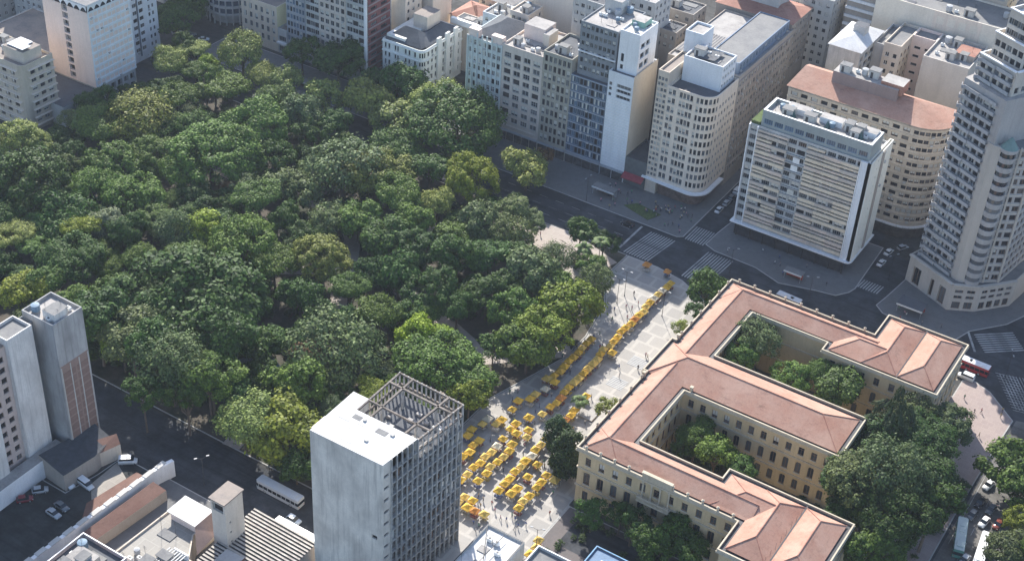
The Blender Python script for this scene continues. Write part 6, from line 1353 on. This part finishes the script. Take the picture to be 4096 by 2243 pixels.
CARS = [('hatch', -50.7, -44.9, 0, (.50, .56, .62), 'pale blue car between the two buses at lower left'), ('sedan', 82.7, 65.4, 260, Wc, 'white car leading the queue on the right side road'), ('sedan', 83.0, 57.9, 262, Kc, 'black car behind the white one on the right side road'),
        ('hatch', 82.7, 52.4, 262, Gc, 'dark car just ahead of the green roofed bus'), ('sedan', 86.0, 57.2, 262, Gc, 'charcoal car half under the trees on the side road'), ('sedan', 85.9, 51.8, 262, Wc, 'white car ahead of the white roofed bus'), ('sedan', 86.0, 36.6, 262, Sc, 'silver car between the two buses at bottom right'), ('hatch', 89.0, 53.0, 262, (.25, .07, .05), 'dark red car under the right edge trees'),
        ('van', 64.0, 104.3, 178, Wc, 'white van behind the right corner of the school'), ('sedan', -48.6, 114.8, 180, Kc, 'black car waiting at the far avenue kerb'), ('sedan', -47.6, 105.6, 180, Kc, 'black car on the near avenue lane by the stop line'), ('sedan', -28.9, 139.7, 90, Wc, 'white car nearest the avenue in the narrow side street'), ('hatch', -28.7, 144.8, 90, Sc, 'silver car second in the narrow side street'), ('van', -28.9, 153.4, 90, Wc, 'white van deep in the narrow side street'),
        ('sedan', 24.3, 150, 80, Wc, 'white car beside the curved block corner'), ('hatch', 27.0, 155, 60, Sc, 'silver car under the stepped tower wall'), ('sedan', 24.6, 143, 85, Wc, 'white car beside the white slab end wall'), ('sedan', -236.5, 128, 40, Wc, 'white car near the round building'), ('sedan', -236, 116.5, 60, (.45, .42, .52), 'lilac grey car near the far white slab'), ('hatch', -226.5, 92.5, 90, Sc, 'silver car at the foot of the pink and white tower'),
        ('sedan', -102.4, -66.9, -6, Wc, 'white saloon in the shaded parking lot'), ('van', -98.6, -64.6, -6, Wc, 'white van in the shaded parking lot'), ('hatch', -102.9, -63.6, -6, Rc, 'red car beside the white van in the parking lot'), ('hatch', -106.0, -72.2, 50, Sc, 'grey car against the white podium wall'), ('hatch', -106.6, -76.4, 50, (.20, .03, .04), 'maroon car against the white podium wall'), ('sedan', -97.6, -75.8, -4, Sc, 'silver car out in the dark parking lot'), ('sedan', -97.8, -73.1, -4, Gc, 'dark grey car out in the dark parking lot'), ('van', -96.4, -52.9, 40, Wc, 'white van at the parking lot gate'),
        ('sedan', -243, 128, 50, Gc, 'grey car second of the cars near the round building'), ('hatch', -248, 126, 50, Sc, 'silver hatchback left of the cars near the round building'), ('sedan', -222, 127, 20, Kc, 'black car below the round building'), ('sedan', -212, 112, 180, Gc, 'dark car on the avenue by the pale trees'), ('hatch', -28.8, 149, 90, Gc, 'dark hatchback third in the narrow side street'), ('sedan', -26.4, 160, 90, Kc, 'black car deepest in the narrow side street'), ('sedan', -130, 107, 180, Sc, 'silver car on the avenue behind the park trees'), ('sedan', -160, 113, 180, Kc, 'black car on the avenue before the slate roofed corner'), ('sedan', 48, 104, 200, Kc, 'black car behind the far school wing'), ('hatch', 55, 115.5, 150, Kc, 'black car before the pedestrian crossing by the stepped tower'), ('sedan', 90, 84, 262, Gc, 'dark grey car farthest along the right side road')]
for c in CARS: car(*c[:5], c[5])
# ------------------------------------------------------------------ lamp posts, shelters, kiosks
b = MB(); b.cyl(0, 0, 0, .5, .16, .13, 8); b.tube((0, 0, .4), (0, 0, 8.6), .09, .06, 7); LPOST = b.mesh('pole', [DARKMETAL])
b = MB(); b.tube((0, 0, 8.4), (1.3, 0, 9.0), .05, .04, 6); LARM = b.mesh('arm', [DARKMETAL])
b = MB(); b.box(1.1, -.14, 8.92, 1.85, .14, 9.1); LHEAD = b.mesh('lamp_head', [FGREY])
for (x, y, a, lb) in ((-31.1, 76.8, 0, 'double-armed lamp post on the plaza beside the park, nearer one'), (-31.1, 81.3, 0, 'double-armed lamp post on the plaza beside the park, farther one'), (-17.6, 79.2, 0, 'double-armed lamp post standing alone on the open plaza'), (-76.1, -47.9, 1, 'street lamp rising beside the stair tower at lower left'), (-11.1, 110.5, .5, 'street lamp beside the third avenue crossing'), (14, 111.2, .5, 'street lamp behind the far school roof'), (29.4, 136.4, 1, 'street lamp between white slab and stepped tower'), (1.9, -21, .3, 'lamp post by the bottom stalls of the plaza'), (73, 111, 2, 'street lamp beside the hatched marking'), (-66, 119, 1.5, 'street lamp by the shelter on the avenue')):
    e = thing('lamp_post', lb, 'lamp', (x, y, .1), a); obj('pole', LPOST, e, False)
    for k in (0, pi):
        o = obj('arm', LARM, e, False); o.rotation_euler = (0, 0, k); o = obj('lamp_head', LHEAD, e, False); o.rotation_euler = (0, 0, k)
def shelter(x0, y0, x1, y1, label, rm, sidem, z=2.9):
    e = thing('bus_shelter', label, 'shelter', ((x0 + x1) / 2, (y0 + y1) / 2, .13))
    rbox(e, 'roof', x0, y0, z, x1, y1, z + .18, rm, rm); rbox(e, 'back_wall', x0 + .3, y1 - .5, .13, x1 - .3, y1 - .4, z, sidem); rbox(e, 'fascia', x0, y0 - .05, z - .35, x1, y0, z + .2, WHITE)
    for x in (x0 + .3, x1 - .4):
        for y in (y0 + .3, y1 - .4): rbox(e, 'post', x, y, .13, x + .1, y + .1, z, STEEL)
    rbox(e, 'bench', x0 + 1, y1 - 1.1, .5, x1 - 1, y1 - .65, .58, FBROWN)
shelter(36.6, 122.4, 44.4, 127.4, 'dark roofed kiosk with red panels before the stepped tower', RD, plain('red_panel', (.34, .05, .04)))
shelter(-67, 123.8, -59, 127, 'pale edged shelter on the avenue pavement before the white office block', RG, FGREY)
shelter(2.8, 117.9, 8.6, 120.6, 'small shelter with red back on the pavement before the white slab', RG, plain('red_panel2', (.34, .05, .04)))
shelter(-190, 121, -180, 124, 'long shelter on the shaded avenue before the long block', RG, FGREY)
# planters with steel grates on the plaza
for (x, y, lb) in ((-13, 56.5, 'dark steel grating set in the plaza, farther one'), (-13.3, 45.3, 'dark steel grating set in the plaza, nearer one')):
    e = thing('grating', lb, 'grating', (x, y, .13))
    for k in range(7): rbox(e, 'bar', x - 2.4, y - 2.2 + k * .64, .14, x + 2.4, y - 1.9 + k * .64, .2, FGREY)
rbox(thing('stage', 'low grey platform on the plaza beside the leafy bush', 'platform', (-13.5, 29.8, .13)), 'deck', -15.4, 27.4, .13, -11, 32.2, .55, RP)
# ------------------------------------------------------------------ people
SKINM = plain('skin', (.42, .27, .19), .6); HAIR = plain('hair', (.03, .022, .018), .7); TROU = plain('trousers', (.05, .06, .09), .85)
def person_mesh(walk):
    s = .22 if walk else .02
    V = [(0, 0, .95), (0, 0, 1.2), (0, 0, 1.42), (0, 0, 1.52), (.01, 0, 1.64), (.01, 0, 1.72), (0, .1, .9), (s * .6, .1, .5), (s, .1, .08), (s + .12, .1, .04), (0, -.1, .9), (-s * .3, -.1, .5), (-s * 1.3, -.1, .1), (-s * 1.3 + .12, -.1, .04), (0, .2, 1.4), (-s * .8, .25, 1.14), (-s * .6 + .05, .24, .9), (0, -.2, 1.4), (s * .8, -.25, 1.14), (s * 1.2 + .05, -.24, .92)]
    E = [(0, 1), (1, 2), (2, 3), (3, 4), (4, 5), (0, 6), (6, 7), (7, 8), (8, 9), (0, 10), (10, 11), (11, 12), (12, 13), (2, 14), (14, 15), (15, 16), (2, 17), (17, 18), (18, 19)]
    Rd = [.15, .14, .15, .06, .1, .085, .09, .07, .05, .04, .09, .07, .05, .04, .07, .05, .04, .07, .05, .04]
    me = bpy.data.meshes.new('person'); me.from_pydata(V, E, []); o = bpy.data.objects.new('tmp_person', me); COL.objects.link(o)
    md = o.modifiers.new('skin', 'SKIN'); sv = me.skin_vertices[0].data if me.skin_vertices else None
    if sv is None:
        import bmesh
        bm = bmesh.new(); bm.from_mesh(me); bm.verts.layers.skin.verify(); bm.to_mesh(me); bm.free(); sv = me.skin_vertices[0].data
    for i, r_ in enumerate(Rd): sv[i].radius = (r_, r_ * .8 if i < 3 else r_); sv[i].use_root = (i == 0)
    o.modifiers.new('sub', 'SUBSURF').levels = 1
    dg = bpy.context.evaluated_depsgraph_get(); out = bpy.data.meshes.new_from_object(o.evaluated_get(dg)); bpy.data.objects.remove(o)
    out.materials.clear()
    for m in (CLOTH, TROU, SKINM, HAIR): out.materials.append(m)
    for p in out.polygons:
        c = p.center; p.use_smooth = True
        p.material_index = 3 if (c.z > 1.68 or (c.z > 1.56 and c.x < -.02)) else 2 if c.z > 1.48 else 1 if c.z < .92 and abs(c.y) < .19 else 2 if c.z < 1.02 and abs(c.y) > .19 else 0
    return out
PM = [person_mesh(True), person_mesh(False)]; rng = random.Random(12); made = []
AREAS = [(-14, -24, -2, 20, 16, 'walking on the plaza near the school corner'), (-20, 30, -3, 78, 14, 'crossing the open plaza'), (-31, 40, -23.8, 86, 18, 'walking between the stalls and the park'), (-35, -22, -6, 30, 55, 'browsing among the yellow stalls'), (-48, 119.5, -33, 134, 40, 'before the rounded cream corner'), (-66, 119.5, -50, 133, 18, 'on the shaded pavement near the shelter'), (66, 76, 78, 100, 7, 'on sunlit pavement right of the school'), (66, 20, 78, 60, 8, 'beside the right side road'), (-20, 119, 16, 128, 8, 'on the pavement before the white slab'), (36, 118.5, 56, 131, 8, 'near the kiosk before the stepped tower'), (-75, 90, -44, 99, 6, 'on the sunny park path by the avenue')]
SHIRT = [(.5, .5, .5), (.6, .58, .55), (.05, .05, .06), (.35, .06, .06), (.08, .12, .3), (.2, .2, .22), (.45, .35, .2), (.1, .25, .15), (.55, .3, .35)]
spots = [(float(x), float(y)) for (_, x, y) in LST]
for (x0, y0, x1, y1, n, lab) in AREAS:
    for k in range(n):
        for _ in range(30):
            x, y = rng.uniform(x0, x1), rng.uniform(y0, y1)
            if all(abs(x - a) > 1.5 or abs(y - c) > 1.5 for a, c in spots): break
        spots.append((x, y)) if False else None
        o = obj('person', rng.choice(PM)); o.location = (x, y, .13); o.rotation_euler = (0, 0, rng.uniform(0, 6.28)); s = rng.uniform(.92, 1.05); o.scale = (s, s, s); sc = rng.choice(SHIRT); o.color = (*sc, 1); o['category'] = 'person'
        cn = {0: 'grey', 1: 'white', 2: 'black', 3: 'red', 4: 'blue', 5: 'charcoal', 6: 'tan', 7: 'green', 8: 'pink'}[SHIRT.index(sc)]
        made.append((o, 'person in a %s top %s' % (cn, lab), project((x, y, 1))[0]))
ordinal_labels(made, 'pedestrians')
# ------------------------------------------------------------------ haze
m = bpy.data.materials.new('haze'); m.use_nodes = True; nt = m.node_tree; nt.nodes.remove(nt.nodes['Principled BSDF'])
pv = nt.nodes.new('ShaderNodeVolumePrincipled'); pv.inputs['Color'].default_value = (.74, .84, 1, 1); pv.inputs['Density'].default_value = .00007; pv.inputs['Anisotropy'].default_value = .25
nt.links.new(pv.outputs[0], nt.nodes['Material Output'].inputs['Volume'])
b = MB(); b.box(-2550, -2550, -1.5, 2550, 2550, 262)
o = obj('haze', b.mesh('haze', [m])); o['kind'] = 'stuff'; tag(o, 'thin blue haze over the city', 'haze')
